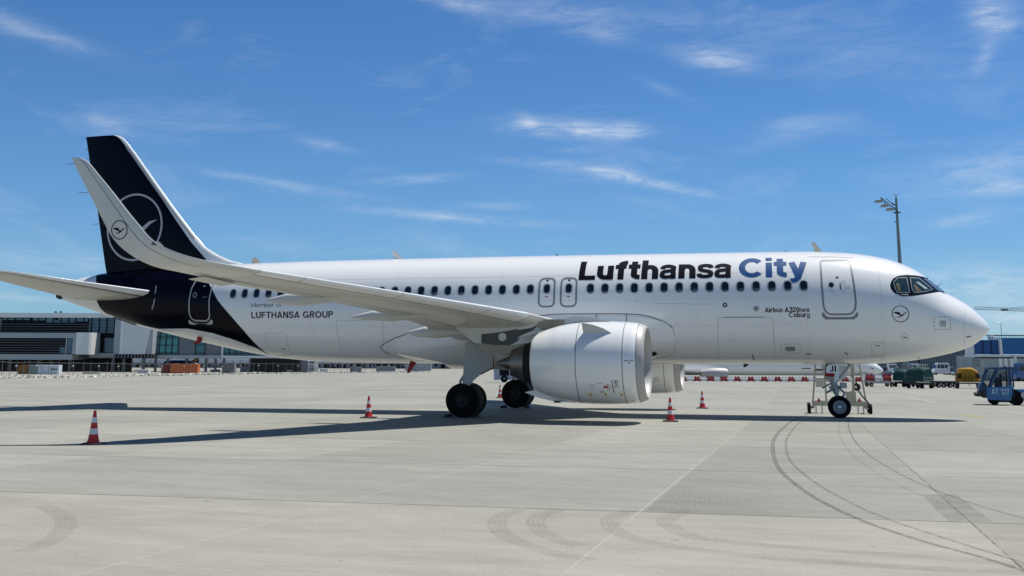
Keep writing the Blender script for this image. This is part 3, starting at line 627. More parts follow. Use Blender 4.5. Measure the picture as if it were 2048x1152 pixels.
dring('cargo_door', resample([(-9.15, 1.99), (-9.06, 3.40), (-9.0, 3.46), (-7.28, 3.455), (-7.20, 3.38), (-7.19, 1.97)], .15), .016, seaml, closed=False)
dring('cargo_door', rrect(-8.68, -8.54, 2.62, 2.92, .02, 2), .01, seaml); dring('cargo_door', [(-8.9, 3.47), (-8.0, 3.47), (-7.5, 3.47)], .025, door_grey, closed=False)
dring('cargo_door', resample([(-23.56, 2.05), (-23.56, 3.37), (-23.50, 3.45), (-21.70, 3.455), (-21.63, 3.4), (-21.79, 2.06)], .15), .014, seaml, closed=False)
dring('cargo_door', [(-26.66, 2.11), (-26.74, 2.97), (-26.66, 3.0), (-25.82, 2.97), (-25.76, 2.9), (-25.88, 2.13)], .014, seaml, closed=True)
dring('hatch_handle', [(-26.20, 2.38), (-26.02, 2.37)], .025, inkg, closed=False)
dring('panel_line', resample([(-.786, 3.95), (-.86, 3.60), (-.93, 3.364), (-.95, 2.86), (-.90, 2.50), (-.86, 2.40)], .1), .008, seaml, closed=False)
dring('panel_line', [(-3.973, 2.60), (-3.54, 2.60), (-3.52, 2.15), (-3.96, 2.14)], .010, seaml)
dring('panel_line', [(-3.85, 2.50), (-3.70, 2.50)], .025, inkg, closed=False)
decal('sensor_panel', rrect(-1.74, -1.56, 3.15, 3.32, .01, 1), [tuple(range(8))], door_light)
dring('sensor_panel', rrect(-1.75, -1.55, 3.14, 3.33, .01, 1), .012, seaml)
def dashes(pts, closed=True, w=.018, step=.09):
    P = resample(pts, step, closed)
    for i in range(0, len(P)-1, 2): yield [P[i], P[i+1]]
b = MB()
for pts in (rrect(-1.93, -1.40, 3.04, 3.46, .03, 2), rrect(-6.98, -6.33, 2.24, 2.55, .05, 2), circ(-2.885, 2.77, .13, n=24)):
    for sgt in dashes(pts, step=.055):
        v, f = ring_strip(sgt, .016, False); b.add([fp(a, c, -1, .005) for a, c in v], f)
pb(b, 'dashed_markings', inkg, fuse, smooth=0)
decal('drain_port', rrect(-6.84, -6.48, 2.31, 2.465, .075, 5), [tuple(range(24))], M('port_grey', (.25, .26, .25), .5))
for p in ([(-2.95, 2.78), (-2.82, 2.76)], [(-.87, 2.795), (-.72, 2.82)], [(-6.15, 2.22), (-5.95, 2.21)], [(-4.85, 2.28), (-4.75, 2.2)], [(-7.95, 2.2), (-7.93, 2.0)], [(-20.2, 2.1), (-20.1, 1.95)]): dring('probe', p, .03, ink, closed=False, off=.01)
dring('valve', circ(-8.81, 3.895, .06, n=16), .05, inkg); dring('valve', circ(-11.9, 4.05, .012, n=8), .02, inkg)
dring('panel_line', [(-11.3, 3.98), (-9.3, 3.93)], .010, seaml, closed=False)
jointm = M('skin_joint', (.66, .67, .66), .45)
for X in (-3.6, -6.05, -9.75, -13.1, -17.0, -21.2, -24.6, -26.9):
    w, zt, zb = fus(X); zc_j, hj = (zt+zb)/2, (zt-zb)/2; b = MB(); V = [(X+dx, -(fus(X+dx)[0]+.0045)*math.cos(t), zc_j+(hj+.0045)*math.sin(t)) for t in [math.pi*(k/60-.5) for k in range(61)] for dx in (-.006, .006)]
    b.add(V, [(2*k, 2*k+1, 2*k+3, 2*k+2) for k in range(60)]); pb(b, 'skin_joint', jointm, fuse, smooth=0)
for z_ in (5.05, 4.12, 3.2): dring('skin_joint', resample([(-6.2, z_), (-26.4, z_)], .5), .010, jointm, closed=False, off=.0045)
# antennas on the crown, drain mast under the nose
def blade(X, z, h, c, sweep, th=.05, nm='antenna', m=white, y=0):
    b = MB(); rg = []
    for k in (0, .5, 1):
        cc = c*(1-.55*k); x0 = X-sweep*k; rg.append([(x0+cc/2, y, z+h*k), (x0+cc*.1, y+th/2*(1-.6*k), z+h*k), (x0-cc/2, y, z+h*k), (x0+cc*.1, y-th/2*(1-.6*k), z+h*k)])
    b.loft(rg); return pb(b, nm, m, fuse, smooth=0)
anm = M('antenna_beige', (.62, .58, .45), .5)
blade(-28.05, 5.90, .26, .45, .12, m=anm); blade(-21.72, 5.94, .36, .42, .22); blade(-15.22, 5.95, .06, .12, 0, m=darkm); blade(-5.50, 5.86, .38, .26, .22, m=anm); blade(-6.68, 5.89, .06, .1, 0, m=darkm)
blade(-2.36, 2.03, -.14, .10, .0, .06, 'drain_mast', darkm, -.3); blade(-8.2, 1.86, -.12, .2, .1, m=darkm)
# red streamers and covers
b = MB(); q = XZ(-1.2, [(821, 721), (833, 725), (819, 746), (814, 746)]); b.prism(q, -1.22, -1.19); pb(b, 'red_streamer', redf, fuse, smooth=0)
b = MB(); q = XZ(-.9, [(395, 673), (404, 675), (404, 682), (396, 688), (385, 687), (394, 682)]); b.prism(q, -.92, -.88); pb(b, 'red_streamer', redf, fuse, smooth=0)
b = MB(); q = XZ(-.3, [(226, 635), (232, 634), (276, 649), (270, 650)]); b.prism(q, -.34, -.26); pb(b, 'tail_bumper', darkm, fuse, smooth=0)
b = MB(); b.lathe([(0, .20), (-.02, .15), (.25, .10)], (-37.57, 0, 4.77), 'x', 20); pb(b, 'exhaust_outlet', darkm, fuse)
b = MB(); b.prism(XZ(-.25, [(113, 590), (119, 588.5), (123, 597), (119, 598.5), (113.5, 595)]), -.30, .1); pb(b, 'tail_exhaust_lip', darkm, fuse, smooth=0)
# belly fairing
ZH = [(-10.60, 2.74), (-10.64, 3.00), (-10.72, 3.18), (-10.85, 3.28), (-11.007, 3.37), (-11.3, 3.47), (-11.619, 3.553), (-12.28, 3.615), (-13.4, 3.63), (-15.4, 3.60), (-18.6, 3.42), (-19.8, 3.20), (-20.745, 2.92), (-21.219, 2.77), (-21.68, 2.57), (-21.80, 2.50), (-21.87, 2.43)]
ZL = [(-10.60, 2.66), (-10.65, 2.36), (-10.78, 2.23), (-10.954, 2.14), (-11.617, 2.0), (-12.3, 1.90), (-13.0, 1.835), (-13.1, 1.0), (-19.4, 1.0), (-19.5, 1.84), (-20.4, 1.93), (-20.9, 1.99), (-21.53, 2.14), (-21.78, 2.28), (-21.87, 2.40)]
def fd_(X): return float(np.interp(X, [-21.87, -21.6, -21.0, -20, -18.5, -13.5, -12, -11.2, -10.6], [.03, .08, .15, .19, .21, .21, .17, .10, .035]))
b = MB()
for side in (-1, 1):
    rg = []
    for X in sorted(set([round(float(v_), 3) for v_ in np.arange(-21.8, -10.65, .12)]+[-21.87, -21.84, -10.60, -10.62, -10.65, -10.7]), reverse=True):
        w, zt, zb = fus(X); zc, h = (zt+zb)/2, (zt-zb)/2
        def th_(z): return math.asin(max(-1, min(1, (z-zc)/h)))
        t1, t0 = th_(ip(ZH, X)), th_(max(ip(ZL, X), zb-.01)); D = fd_(X); r_ = []
        closed_bottom = t0 <= -math.pi/2+.02
        for k in range(41):
            th = t1+(t0-t1)*k/40; e = min(1, (t1-th)/.42); e2 = 1 if closed_bottom else min(1, (th-t0)/.35)
            sm = lambda q: q*q*(3-2*q); d = .022+D*sm(e)*sm(e2)
            if k == 0 or (k == 40 and not closed_bottom): d = -.01
            r_.append((X, side*(w+d)*math.cos(th), zc+(h+d)*math.sin(th)))
        rg.append(r_)
    b.loft(rg, closed=False, caps=False)
bf = pb(b, 'belly_fairing', white, smooth=50)
b = MB(); q = resample([(-12.0, 2.17), (-11.98, 2.29), (-11.55, 2.385), (-11.35, 2.38), (-11.28, 2.33), (-11.33, 2.27), (-11.60, 2.19)], .06, True); V, F = grid_cut(q, [tuple(range(len(q)))], .06, .03); b.add([fp(a_, c_, -1, .035+fd_(a_)) for a_, c_ in V], F); pb(b, 'air_intake', blackv, bf, smooth=0)
# ---- airfoil lofts
def half(t):  # relative half thickness
    return 5*(.2969*math.sqrt(max(t, 0))-.126*t-.3516*t*t+.2843*t**3-.1015*t**4)
def foil(secs, n=14, x0=0, x1=1, off=0, camb=.0):
    """secs: (LE xyz, TE xyz, thickness ratio, normal xyz)"""
    rg = []
    ts = [x0+(x1-x0)*(1-math.cos(math.pi*i/n))/2 if x1 == 1 else x0+(x1-x0)*(i/n)**1.7 for i in range(n+1)]
    for le, te, th, nm in secs:
        le, te, nm = np.array(le), np.array(te), np.array(nm, float); nm = nm/np.linalg.norm(nm); c = np.linalg.norm(te-le); r_ = []
        up = [le+(te-le)*t+nm*(half(t)*th*c*(1+camb)+off) for t in ts]; dn = [le+(te-le)*t-nm*(half(t)*th*c*(1-camb)+off) for t in ts]
        rg.append([tuple(q) for q in dn[::-1]+up[1:]] if x0 == 0 and x1 == 1 else [tuple(q) for q in dn[::-1]+up])
    return rg
def wing_secs(sd):
    S = []
    # y, XLE, zLE, XTE, zTE, t
    for y, xl, zl, xt, zt, t in [(1.2, -11.5, 2.88, -18.75, 2.70, .13), (1.975, -12.1, 2.95, -18.7, 2.74, .13), (4.2, -13.65, 3.12, -18.63, 2.95, .10), (6.75, -14.74, 3.43, -18.69, 3.20, .09), (9, -15.93, 3.63, -19.26, 3.50, .085), (12, -17.47, 3.88, -20.02, 3.74, .08), (14.8, -18.88, 4.09, -20.76, 3.90, .08), (16.0, -19.50, 4.18, -21.08, 4.03, .08)]:
        S.append(((xl, sd*y, zl), (xt, sd*y, zt), t, (0, 0, 1)))
    wl_ = [(16.9, 4.28, -20.05, 4.13, -21.42), (17.25, 4.38, -20.55, 4.18, -21.62), (17.5, 4.53, -21.0, 4.28, -21.85), (17.68, 4.72, -21.4, 4.46, -22.14), (17.76, 4.95, -21.68, 4.7, -22.45), (17.8, 5.2, -21.9, 4.97, -22.69), (17.83, 5.5, -22.18, 5.4, -22.96), (17.86, 6.0, -22.62, 5.95, -23.29), (17.89, 6.5, -23.09, 6.5, -23.63), (17.9, 6.8, -23.38, 6.85, -23.83), (17.9, 6.93, -23.62, 6.96, -23.88)]
    wl_ = [(16.0, 4.18, -19.50, 4.03, -21.08)]+spline(wl_, 4); Wn = []
    for k, (y, zl, xl, zt, xt) in enumerate(wl_):
        if k == 0: Wn.append(((xl, sd*y, zl), (xt, sd*y, zt), .08, (0, 0, 1))); continue
        a = wl_[max(k-1, 0)]; c = wl_[min(k+1, len(wl_)-1)]; dy, dz = c[0]-a[0], (c[1]+c[3]-a[1]-a[3])/2; l = math.hypot(dy, dz)
        Wn.append(((xl, sd*y, zl), (xt, sd*y, zt), .085, (0, -sd*dz/l, dy/l)))
    return S, Wn
for sd in (-1, 1):
    S, Wn = wing_secs(sd); WT = Wn[0]
    b = MB(); b.loft(foil(S, camb=-.22)); wg = pb(b, 'wing', wingp, smooth=50)
    b = MB(); b.loft(foil(Wn, camb=-.2)); wlt = pb(b, 'winglet', M('winglet_paint', (.60, .60, .56), .35, coat=.3, var=.04) if sd < 0 else bpy.data.materials['winglet_paint'], smooth=50)
    b = MB(); b.loft(foil(S[3:], n=8, x1=.13, off=.006, camb=-.22), closed=False, caps=False); pb(b, 'slat', slatm, wg, smooth=60)
    # seams on the underside: slat edge, flap hinge line, slat joints
    b = MB()
    def under(k0, k1, t, off=.006, w=.02):
        for a, c in zip(range(k0, k1), range(k0+1, k1+1)):
            q = []
            for j in (a, c):
                le, te, th, nm = S[j]; le, te = np.array(le), np.array(te); cc = np.linalg.norm(te-le)
                for tt in (t, t+w/cc): pt = le+(te-le)*tt; pt[2] -= half(tt)*th*cc*1.22+off; q.append(tuple(pt))
            b.add(q, [(0, 1, 3, 2)])
    under(1, 7, .72, w=.03); under(2, 7, .14, w=.018, off=.010)
    pb(b, 'panel_line', seam, wg, smooth=0)
    b = MB()
    for yj in (8.35, 11.6, 14.75):
        ys = [abs(s[0][1]) for s in S]; j = max(i for i in range(len(ys)-1) if ys[i] <= yj); u_ = (yj-ys[j])/(ys[j+1]-ys[j]); le = np.array(S[j][0])*(1-u_)+np.array(S[j+1][0])*u_; te = np.array(S[j][1])*(1-u_)+np.array(S[j+1][1])*u_; th = S[j][2]; cc = np.linalg.norm(te-le)
        P = [le+(te-le)*t-np.array([0, 0, 1])*(half(t)*th*cc*1.22+.010) for t in (.14, .09, .05, .02, .005)]+[le+(te-le)*t+np.array([0, 0, 1])*(half(t)*th*cc*.78+.010) for t in (.0, .01, .03, .08)]
        for a, c in zip(P[:-1], P[1:]): b.add([a-[0, .012, 0], a+[0, .012, 0], c+[0, .012, 0], c-[0, .012, 0]], [(0, 1, 2, 3)])
    pb(b, 'slat_joint', seam, wg, smooth=0)
    b = MB(); te_ = [np.array(S[k][1]) for k in (6, 7)]; p0_, p1_ = te_[0]*.55+te_[1]*.45, te_[1]+(te_[1]-te_[0])*.35
    b.add([p0_+[.35, 0, -.03], p1_+[.30, 0, -.03], p1_+[-.12, 0, -.10], p0_+[-.10, 0, -.09]], [(0, 1, 2, 3)]); b.add([p0_+[.35, 0, -.05], p1_+[.30, 0, -.05], p1_+[-.12, 0, -.115], p0_+[-.10, 0, -.105]], [(0, 1, 2, 3)]); pb(b, 'aileron', wingp, wg, smooth=0)
    # flap track fairings
    def canoe(y, tops, bots, hwid):
        x0, x1 = tops[0][0], tops[-1][0]; rg = []; N = 26
        for k in range(N+1):
            t = k/N; X = x0+(x1-x0)*t; zt_, zb_ = float(ip(tops, X)), float(ip(bots, X)); ww = hwid*max(.06, min(1, (1-(1-min(1, t/.45))**2)**.5 if t < .45 else 1)*(1 if t < .75 else max(.12, 1-((t-.75)/.25)**1.6*.85)))
            c_, h_ = (zt_+zb_)/2, max(.01, (zt_-zb_)/2)
            rg.append([(X, sd*y+math.copysign(ww*abs(math.cos(a))**.8, math.cos(a)), c_+math.copysign(h_*abs(math.sin(a))**.8, math.sin(a))) for a in [2*math.pi*i/20 for i in range(20)]])
        bb = MB(); bb.loft(rg); return pb(bb, 'flap_fairing', M('fairing_paint', (.56, .56, .53), .4, coat=.2) if 'fairing_paint' not in bpy.data.materials else bpy.data.materials['fairing_paint'], wg, smooth=40)
    canoe(12.13, [(-18.25, 3.86), (-19.4, 3.84), (-20.60, 3.86), (-21.33, 3.68)], [(-18.25, 3.84), (-18.8, 3.68), (-19.31, 3.57), (-20.24, 3.48), (-20.9, 3.53), (-21.33, 3.63)], .17)
    canoe(8.18, [(-16.96, 3.46), (-18.13, 3.46), (-19.5, 3.53), (-20.31, 3.34)], [(-16.96, 3.44), (-17.5, 3.32), (-18.1, 3.23), (-18.9, 3.17), (-19.8, 3.21), (-20.31, 3.29)], .20)
    canoe(5.1, [(-16.5, 3.0), (-18.02, 3.06), (-18.77, 3.12), (-19.51, 2.92)], [(-16.5, 2.96), (-17.2, 2.80), (-17.93, 2.74), (-18.47, 2.70), (-19.2, 2.76), (-19.51, 2.86)], .24)
    # winglet seam, lamp and dischargers
    if sd < 0:
        b = MB()
        for a, c in zip(Wn[3:-4], Wn[4:-3]):
            q = []
            for s_ in (a, c):
                le, te, th, nm = (np.array(v_, float) for v_ in s_); cc = np.linalg.norm(te-le)
                for tt in (.30, .30+.012/cc): q.append(le+(te-le)*tt-nm/np.linalg.norm(nm)*(half(tt)*.085*cc*1.2+.006))
            b.add(q, [(0, 1, 3, 2)])
        pb(b, 'panel_line', seam, wlt, smooth=0)
    b = MB()
    for z_, x_ in ((6.80, -23.80), (6.05, -23.36), (5.25, -22.86)): b.tube((x_, sd*17.88, z_), (x_-.30, sd*17.88, z_-.01), .008, .004, 5)
    pb(b, 'static_wick', darkm, wlt)
    lp = XZ(-17.70, [(301, 484), (303, 490), (312, 491), (316, 490), (308, 482)]); b = MB(); b.prism(lp, sd*17.74, sd*17.45); pb(b, 'navigation_light', M('lamp_glass', (.12, .14, .12), .1) if sd < 0 else bpy.data.materials['lamp_glass'], wlt, smooth=0)
    # crane emblem on winglet outer face
    if sd < 0:
        cxp, czp = onY(-17.83, 239, 460)[[0, 2]]
        zs = [(s_[0][2]+s_[1][2])/2 for s_ in Wn]
        def wp(X, z, off):
            # local height along the winglet measured by the leading-edge/trailing-edge blend
            best = None
            for a, c in zip(Wn[:-1], Wn[1:]):
                for k in range(9):
                    u_ = k/8; le = np.array(a[0])*(1-u_)+np.array(c[0])*u_; te = np.array(a[1])*(1-u_)+np.array(c[1])*u_; t = (X-le[0])/(te[0]-le[0]); zz = le[2]+(te[2]-le[2])*t
                    if best is None or abs(zz-z) < best[0]: nm = np.array(a[3], float); cc = np.linalg.norm(te-le); p_ = le+(te-le)*t-nm*(half(min(max(t, 0), 1))*.085*cc*1.2+off); best = (abs(zz-z), p_[1])
            return (X, best[1], z)
        v, f = ring_strip(circ(cxp, czp, .225, .225, 36), .02); b = MB(); b.add([wp(a, c, .012) for a, c in v], f)
        vv = [(cxp+a*.21, czp+c*.21) for a, c in CRANE]; V, F = grid_cut(vv, [tuple(range(len(vv)))], .1, .1); b.add([wp(a, c, .012) for a, c in V], F); pb(b, 'crane_emblem', ink, wlt, smooth=0)
# underside wing code marking
b = MB(); q = XZ(-9.4, [(832, 605), (845, 603), (858, 604), (852, 608), (838, 609)])
# ---- tailplane and fin
stp = M('tailplane_paint', (.54, .54, .49), .4, coat=.15, var=.05, vscale=.8)
for sd in (-1, 1):
    S = [((-31.4, sd*.4, 4.62), (-36.55, sd*.4, 4.50), .085, (0, 0, 1)), ((-32.1, sd*1.0, 4.70), (-36.5, sd*1.0, 4.56), .085, (0, 0, 1)), ((-33.7, sd*3.6, 4.97), (-36.45, sd*3.6, 4.80), .075, (0, 0, 1)), ((-35.2, sd*6.0, 5.24), (-36.4, sd*6.0, 5.04), .075, (0, 0, 1)), ((-35.55, sd*6.22, 5.26), (-36.4, sd*6.22, 5.06), .07, (0, 0, 1))]
    b = MB(); b.loft(foil(S, camb=-.3)); tp = pb(b, 'tailplane', stp, smooth=50)
    b = MB(); b.loft(foil(S[1:], n=8, x1=.08, off=.004, camb=-.3), closed=False, caps=False); pb(b, 'leading_edge', slatm, tp, smooth=60)
    b = MB()
    for a, c in zip(S[1:-1], S[2:]):
        q = []
        for s_ in (a, c):
            le, te = np.array(s_[0]), np.array(s_[1]); cc = np.linalg.norm(te-le)
            for tt in (.085, .115): p_ = le+(te-le)*tt; p_[2] -= half(tt)*s_[2]*cc*1.3+.006; q.append(p_)
        b.add(q, [(0, 1, 3, 2)])
    pb(b, 'panel_line', M('tailplane_dark_strip', (.12, .12, .12), .5) if sd < 0 else bpy.data.materials['tailplane_dark_strip'], tp, smooth=0)
FL = [(5.75, -28.3), (5.95, -28.78), (6.03, -29.18), (6.29, -29.85), (6.64, -30.46), (7.25, -31.08), (8.36, -32.05), (9.38, -32.91), (10.78, -34.06), (11.35, -34.55), (11.6, -34.80), (11.72, -35.0), (11.775, -35.25)]
FTz = [(5.4, -35.2), (6.06, -35.37), (8.62, -35.96), (10.71, -36.5), (11.775, -36.75)]
def finLE(z): return float(np.interp(z, [a for a, _ in FL], [c for _, c in FL]))
def finTE(z): return float(np.interp(z, [a for a, _ in FTz], [c for _, c in FTz]))
def finth(z): return float(np.interp(z, [5.8, 6.3, 7, 11.775], [.035, .055, .085, .085]))
zz = [5.4, 5.75, 5.85, 5.95, 6.03, 6.15, 6.29, 6.45, 6.64, 6.9, 7.25, 7.8, 8.36, 9.38, 10.2, 10.78, 11.1, 11.35, 11.5, 11.6, 11.68, 11.735, 11.77]
b = MB(); b.loft(foil([((finLE(z), 0, z), (finTE(z), 0, z), finth(z), (0, 1, 0)) for z in zz], n=18)); fin = pb(b, 'fin', white, smooth=50)
def finy(X, z, off=.005):
    le, te = finLE(z), finTE(z); c = le-te; t = min(max((le-X)/c, 0), 1); return half(t)*finth(z)*c+off
DK = [(5.55, -29.9), (6.16, -30.40), (6.85, -31.09), (8.04, -32.06), (9.22, -32.99), (10.55, -34.08), (11.3, -34.70), (11.55, -34.93), (11.70, -35.12), (11.77, -35.3)]
for side in (-1, 1):
    rg = []
    for z in [5.45, 5.7, 5.9, 6.05, 6.16, 6.4, 6.85, 7.4, 8.04, 8.6, 9.22, 9.9, 10.55, 11.0, 11.3, 11.45, 11.55, 11.65, 11.70, 11.74, 11.768]:
        x0 = float(np.interp(z, [a for a, _ in DK], [c for _, c in DK])); x1 = finTE(z)-.003
        rg.append([(x0+(x1-x0)*k/24, side*finy(x0+(x1-x0)*k/24, z), z) for k in range(25)])
    b = MB(); b.loft(rg, closed=False, caps=False); pb(b, 'tail_paint', navy, fin, smooth=60)
    v, f = ring_strip(circ(-33.93, 7.60, 1.38, 1.43, 90), .085); b = MB(); b.add([(a, side*finy(a, c, .009), c) for a, c in v], f); pb(b, 'crane_circle', greyd, fin, smooth=0)
    vv = [(-33.93+a*1.36, 7.60+c*1.40) for a, c in CRANE]; V, F = grid_cut(vv, [tuple(range(len(vv)))], .3, .3); b = MB(); b.add([(a, side*finy(a, c, .009), c) for a, c in V], F); pb(b, 'crane_emblem', greyd, fin, smooth=0)
v, f = ring_strip([(finLE(z)-.17, z) for z in (7.0, 8.36, 9.38, 10.78, 11.2)], .10, False); b = MB(); b.add([(a, -finy(a, c, .006), c) for a, c in v], f); pb(b, 'panel_line', seaml, fin, smooth=0)
b = MB()
for z in (11.72, 11.2, 10.75): b.tube((finTE(z), 0, z), (finTE(z)-.12, 0, z), .012, .006, 5)
pb(b, 'static_wick', darkm, fin)
# ---- engines
NP = [(-11.07, 1.10), (-11.09, 1.145), (-11.16, 1.195), (-11.28, 1.24), (-11.45, 1.275), (-11.79, 1.305), (-12.2, 1.32), (-12.8, 1.318), (-13.2, 1.30), (-13.55, 1.265), (-13.9, 1.205), (-14.31, 1.09), (-14.55, 1.005), (-14.74, .93)]
def nacr(X): return float(np.interp(X, [a for a, _ in NP][::-1], [c for _, c in NP][::-1]))
fairp = bpy.data.materials['fairing_paint']
for sd in (-1, 1):
    ey, ez = sd*5.75, 1.90
    NPs = [(x, nacr(x)) for x in sorted(set([a for a, _ in NP]+list(np.arange(-14.65, -11.3, .12))+[-11.295]), reverse=True)]
    b = MB(); b.lathe([(x, r) for x, r in NPs if x <= -11.29]+[(-14.75, .915), (-14.7, .89), (-14.1, .98)], (0, ey, ez), 'x', 96); ng = pb(b, 'engine', white, smooth=50)
    b = MB(); b.lathe([(-11.30, nacr(-11.30)), (-11.28, 1.24), (-11.16, 1.195), (-11.09, 1.15), (-11.065, 1.11), (-11.09, 1.07), (-11.2, 1.03), (-11.4, 1.005)], (0, ey, ez), 'x', 96); pb(b, 'inlet_lip', lipm, ng, smooth=60)
    b = MB(); b.lathe([(-11.4, 1.005), (-11.7, 1.0), (-12.1, 1.02), (-12.6, 1.04), (-12.9, 1.04)], (0, ey, ez), 'x', 72); pb(b, 'inlet_duct', M('duct_grey', (.62, .62, .60), .35, var=.05) if sd < 0 else bpy.data.materials['duct_grey'], ng, smooth=60)
    b = MB()
    for k in range(20):
        a = 2*math.pi*k/20
        rr = []
        for r_, tw in ((.30, .15), (.65, .24), (1.02, .33)):
            for s_ in (-1, 1):
                aa = a+s_*tw*.5/max(r_, .4)*.45; rr.append((-12.45+s_*.16*(.4+tw), ey+r_*math.cos(aa), ez+r_*math.sin(aa)))
        b.add(rr, [(0, 1, 3, 2), (2, 3, 5, 4)])
    pb(b, 'fan', darkm, ng, smooth=60)
    b = MB(); b.lathe([(-12.0, .01), (-12.1, .12), (-12.3, .24), (-12.5, .32), (-12.6, .32), (-12.62, 1.03)], (0, ey, ez), 'x', 40); pb(b, 'spinner', darkm, ng, smooth=50)
    b = MB(); b.lathe([(-13.9, .97), (-13.95, .60)], (0, ey, ez), 'x', 40); b.lathe([(-13.9, .78), (-14.6, .76), (-15.0, .66), (-15.25, .55)], (0, ey, ez-.02), 'x', 48); pb(b, 'exhaust_duct', blackv, ng, smooth=50)
    b = MB(); b.lathe([(-15.05, .66), (-15.25, .57), (-15.52, .46), (-15.50, .41), (-15.1, .44)], (0, ey, ez-.02), 'x', 48); pb(b, 'core_nozzle', core, ng, smooth=50)
    b = MB(); b.lathe([(-15.3, .34), (-15.55, .27), (-15.85, .14), (-16.15, .02)], (0, ey, ez-.03), 'x', 32); pb(b, 'exhaust_cone', core, ng, smooth=50)
    for X in (-13.19, -11.72):
        b = MB(); b.lathe([(X-.010, nacr(X)+.003), (X+.010, nacr(X)+.003)], (0, ey, ez), 'x', 96); pb(b, 'cowl_seam', seam, ng, smooth=60)
    b = MB(); b.lathe([(-11.31, nacr(-11.31)+.003), (-11.295, nacr(-11.30)+.003)], (0, ey, ez), 'x', 96); pb(b, 'cowl_seam', seam, ng, smooth=60)
    # lower cowl fairing
    b = MB(); b.prism([(-15.1, .93), (-14.7, 1.02), (-14.3, .93), (-13.4, .62), (-14.0, .63), (-14.6, .75)], ey-.16, ey+.16); pb(b, 'cowl_fairing', white, ng, smooth=0)
    b = MB(); b.box(-14.05, -13.85, ey-.5, ey-.38, .62, .68); pb(b, 'drain_mast', darkm, ng, smooth=0)
    # pylon
    def npt(X, z, off=.004):   # on the outboard face of the nacelle
        r_ = nacr(X); q = max(-1, min(1, (z-ez)/r_)); return (X, ey+sd*(r_*math.sqrt(1-q*q)+off), z)
    b = MB(); top = XZ(-5.95, [(1218, 642), (1190, 635.5), (1165, 633), (1148, 633), (1130, 637), (1060, 640), (1035, 641), (963, 648), (930, 650), (903, 650), (920, 663), (945, 683), (965, 701), (985, 706), (1010, 710), (1045, 699), (1066, 684), (1075, 668), (1130, 652), (1180, 646)])
    rgp = []
    b.prism(top, ey-.20, ey+.20); py = pb(b, 'pylon', fairp, smooth=0)
    if sd < 0:
        of = ey-.20
        b = MB(); b.prism(XZ(of, [(963, 668.5), (1004, 664), (1040, 657), (1076, 652.5), (1060, 664), (1040, 672), (1036, 682), (1020, 691), (990, 690), (963, 687)]), of-.012, of-.001); pb(b, 'pylon_side_panel', pylond, py, smooth=0)
        b = MB(); b.prism([(x, z) for x, z in circ(*XZ(of, [(1005, 674)])[0], .135, n=28)], of-.02, of-.013); pb(b, 'round_access_cover', fairp, py, smooth=0)
        b = MB(); b.prism(XZ(of, [(1037, 640.5), (1060, 639.5), (1129, 640), (1129, 651), (1085, 662), (1075, 654), (1037, 656)]), of-.010, of-.001); pb(b, 'pylon_stained_panel', pylono, py, smooth=0)
        b = MB(); b.prism(XZ(of, [(945, 685), (963, 687.5), (1020, 691.5), (1052, 686), (1062, 688), (1045, 699), (1010, 710), (985, 706), (965, 701)]), of-.010, of-.001); pb(b, 'heat_shield', M('heat_shield_beige', (.30, .28, .22), .45, var=.2, vscale=2), py, smooth=0)
        b = MB(); b.prism(XZ(of, [(1036, 655), (1072, 645), (1076, 648), (1062, 656), (1036, 660)]), of-.03, of-.012); b.prism(XZ(of, [(1034, 676), (1060, 664), (1098, 660), (1063, 671)]), of-.12, of-.01); pb(b, 'pylon_fillet', fairp, py, smooth=0)
        b = MB(); b.prism(XZ(-5.0, [(902, 652), (940, 654), (963, 651), (1036, 643), (1060, 640), (1060, 632), (960, 620), (900, 640)]), -5.2, -4.9); pb(b, 'wing_root_fairing', wingp, py, smooth=0)
    # strake
    s0 = sd*1.0; ang = R(45); b = MB(); rr = nacr(-12.7); yb, zb_ = ey+s0*(rr*math.cos(ang)), ez+rr*math.sin(ang)
    P = [(-12.10, 0), (-12.35, .15), (-12.65, .26), (-12.98, .33), (-13.02, .31), (-12.99, -.03), (-12.3, -.03)]
    nn = (s0*math.cos(R(70)), math.sin(R(70))); V = [(x, yb+nn[0]*h+s0*t, zb_+nn[1]*h) for t in (0, .02) for x, h in P]; n_ = len(P); b.add(V, [tuple(range(n_)), tuple(range(2*n_-1, n_-1, -1))]+[(i, (i+1) % n_, n_+(i+1) % n_, n_+i) for i in range(n_)]); strk = pb(b, 'strake', fairp, ng, smooth=0)
    if sd < 0:
        def nd_(name, v, f, mat, dz=.06): V, F = grid_cut(v, f, None, dz); bb = MB(); bb.add([npt(a, c) for a, c in V], F); return pb(bb, name, mat, ng, smooth=0)
        def npx(px, py): return onY(ey-1.1, px, py)[[0, 2]]
        v, f = ring_strip([tuple(npx(1224, 760.5)), tuple(npx(1225.5, 773)), tuple(npx(1227, 786.5))], .025, False); nd_('cowl_marking', v, f, ink)
        cc = npx(1232.5, 765); v, f = ring_strip(circ(cc[0], cc[1], .065, n=20), .014); nd_('cowl_marking', v, f, ink); nd_('cowl_marking', [(cc[0]-.012, cc[1]-.045), (cc[0]+.012, cc[1]-.045), (cc[0]+.02, cc[1]+.03), (cc[0], cc[1]+.055), (cc[0]-.02, cc[1]+.03)], [(0, 1, 2, 3, 4)], ink)
        for px_, py_ in ((1233, 772), (1233, 774.5), (1184, 770), (1184, 776), (1203, 783), (1203, 785), (1200, 766.5), (1258, 721.5), (1265, 721.5), (1272 - 20, 721.5), (1260, 726)):
            c_ = npx(px_, py_); nd_('cowl_placard', rrect(c_[0]-.075 if px_ < 1240 else c_[0]-.04, c_[0]+.075 if px_ < 1240 else c_[0]+.04, c_[1]-.012, c_[1]+.012, .004, 1), [tuple(range(8))], seaml if px_ < 1240 else inkg)
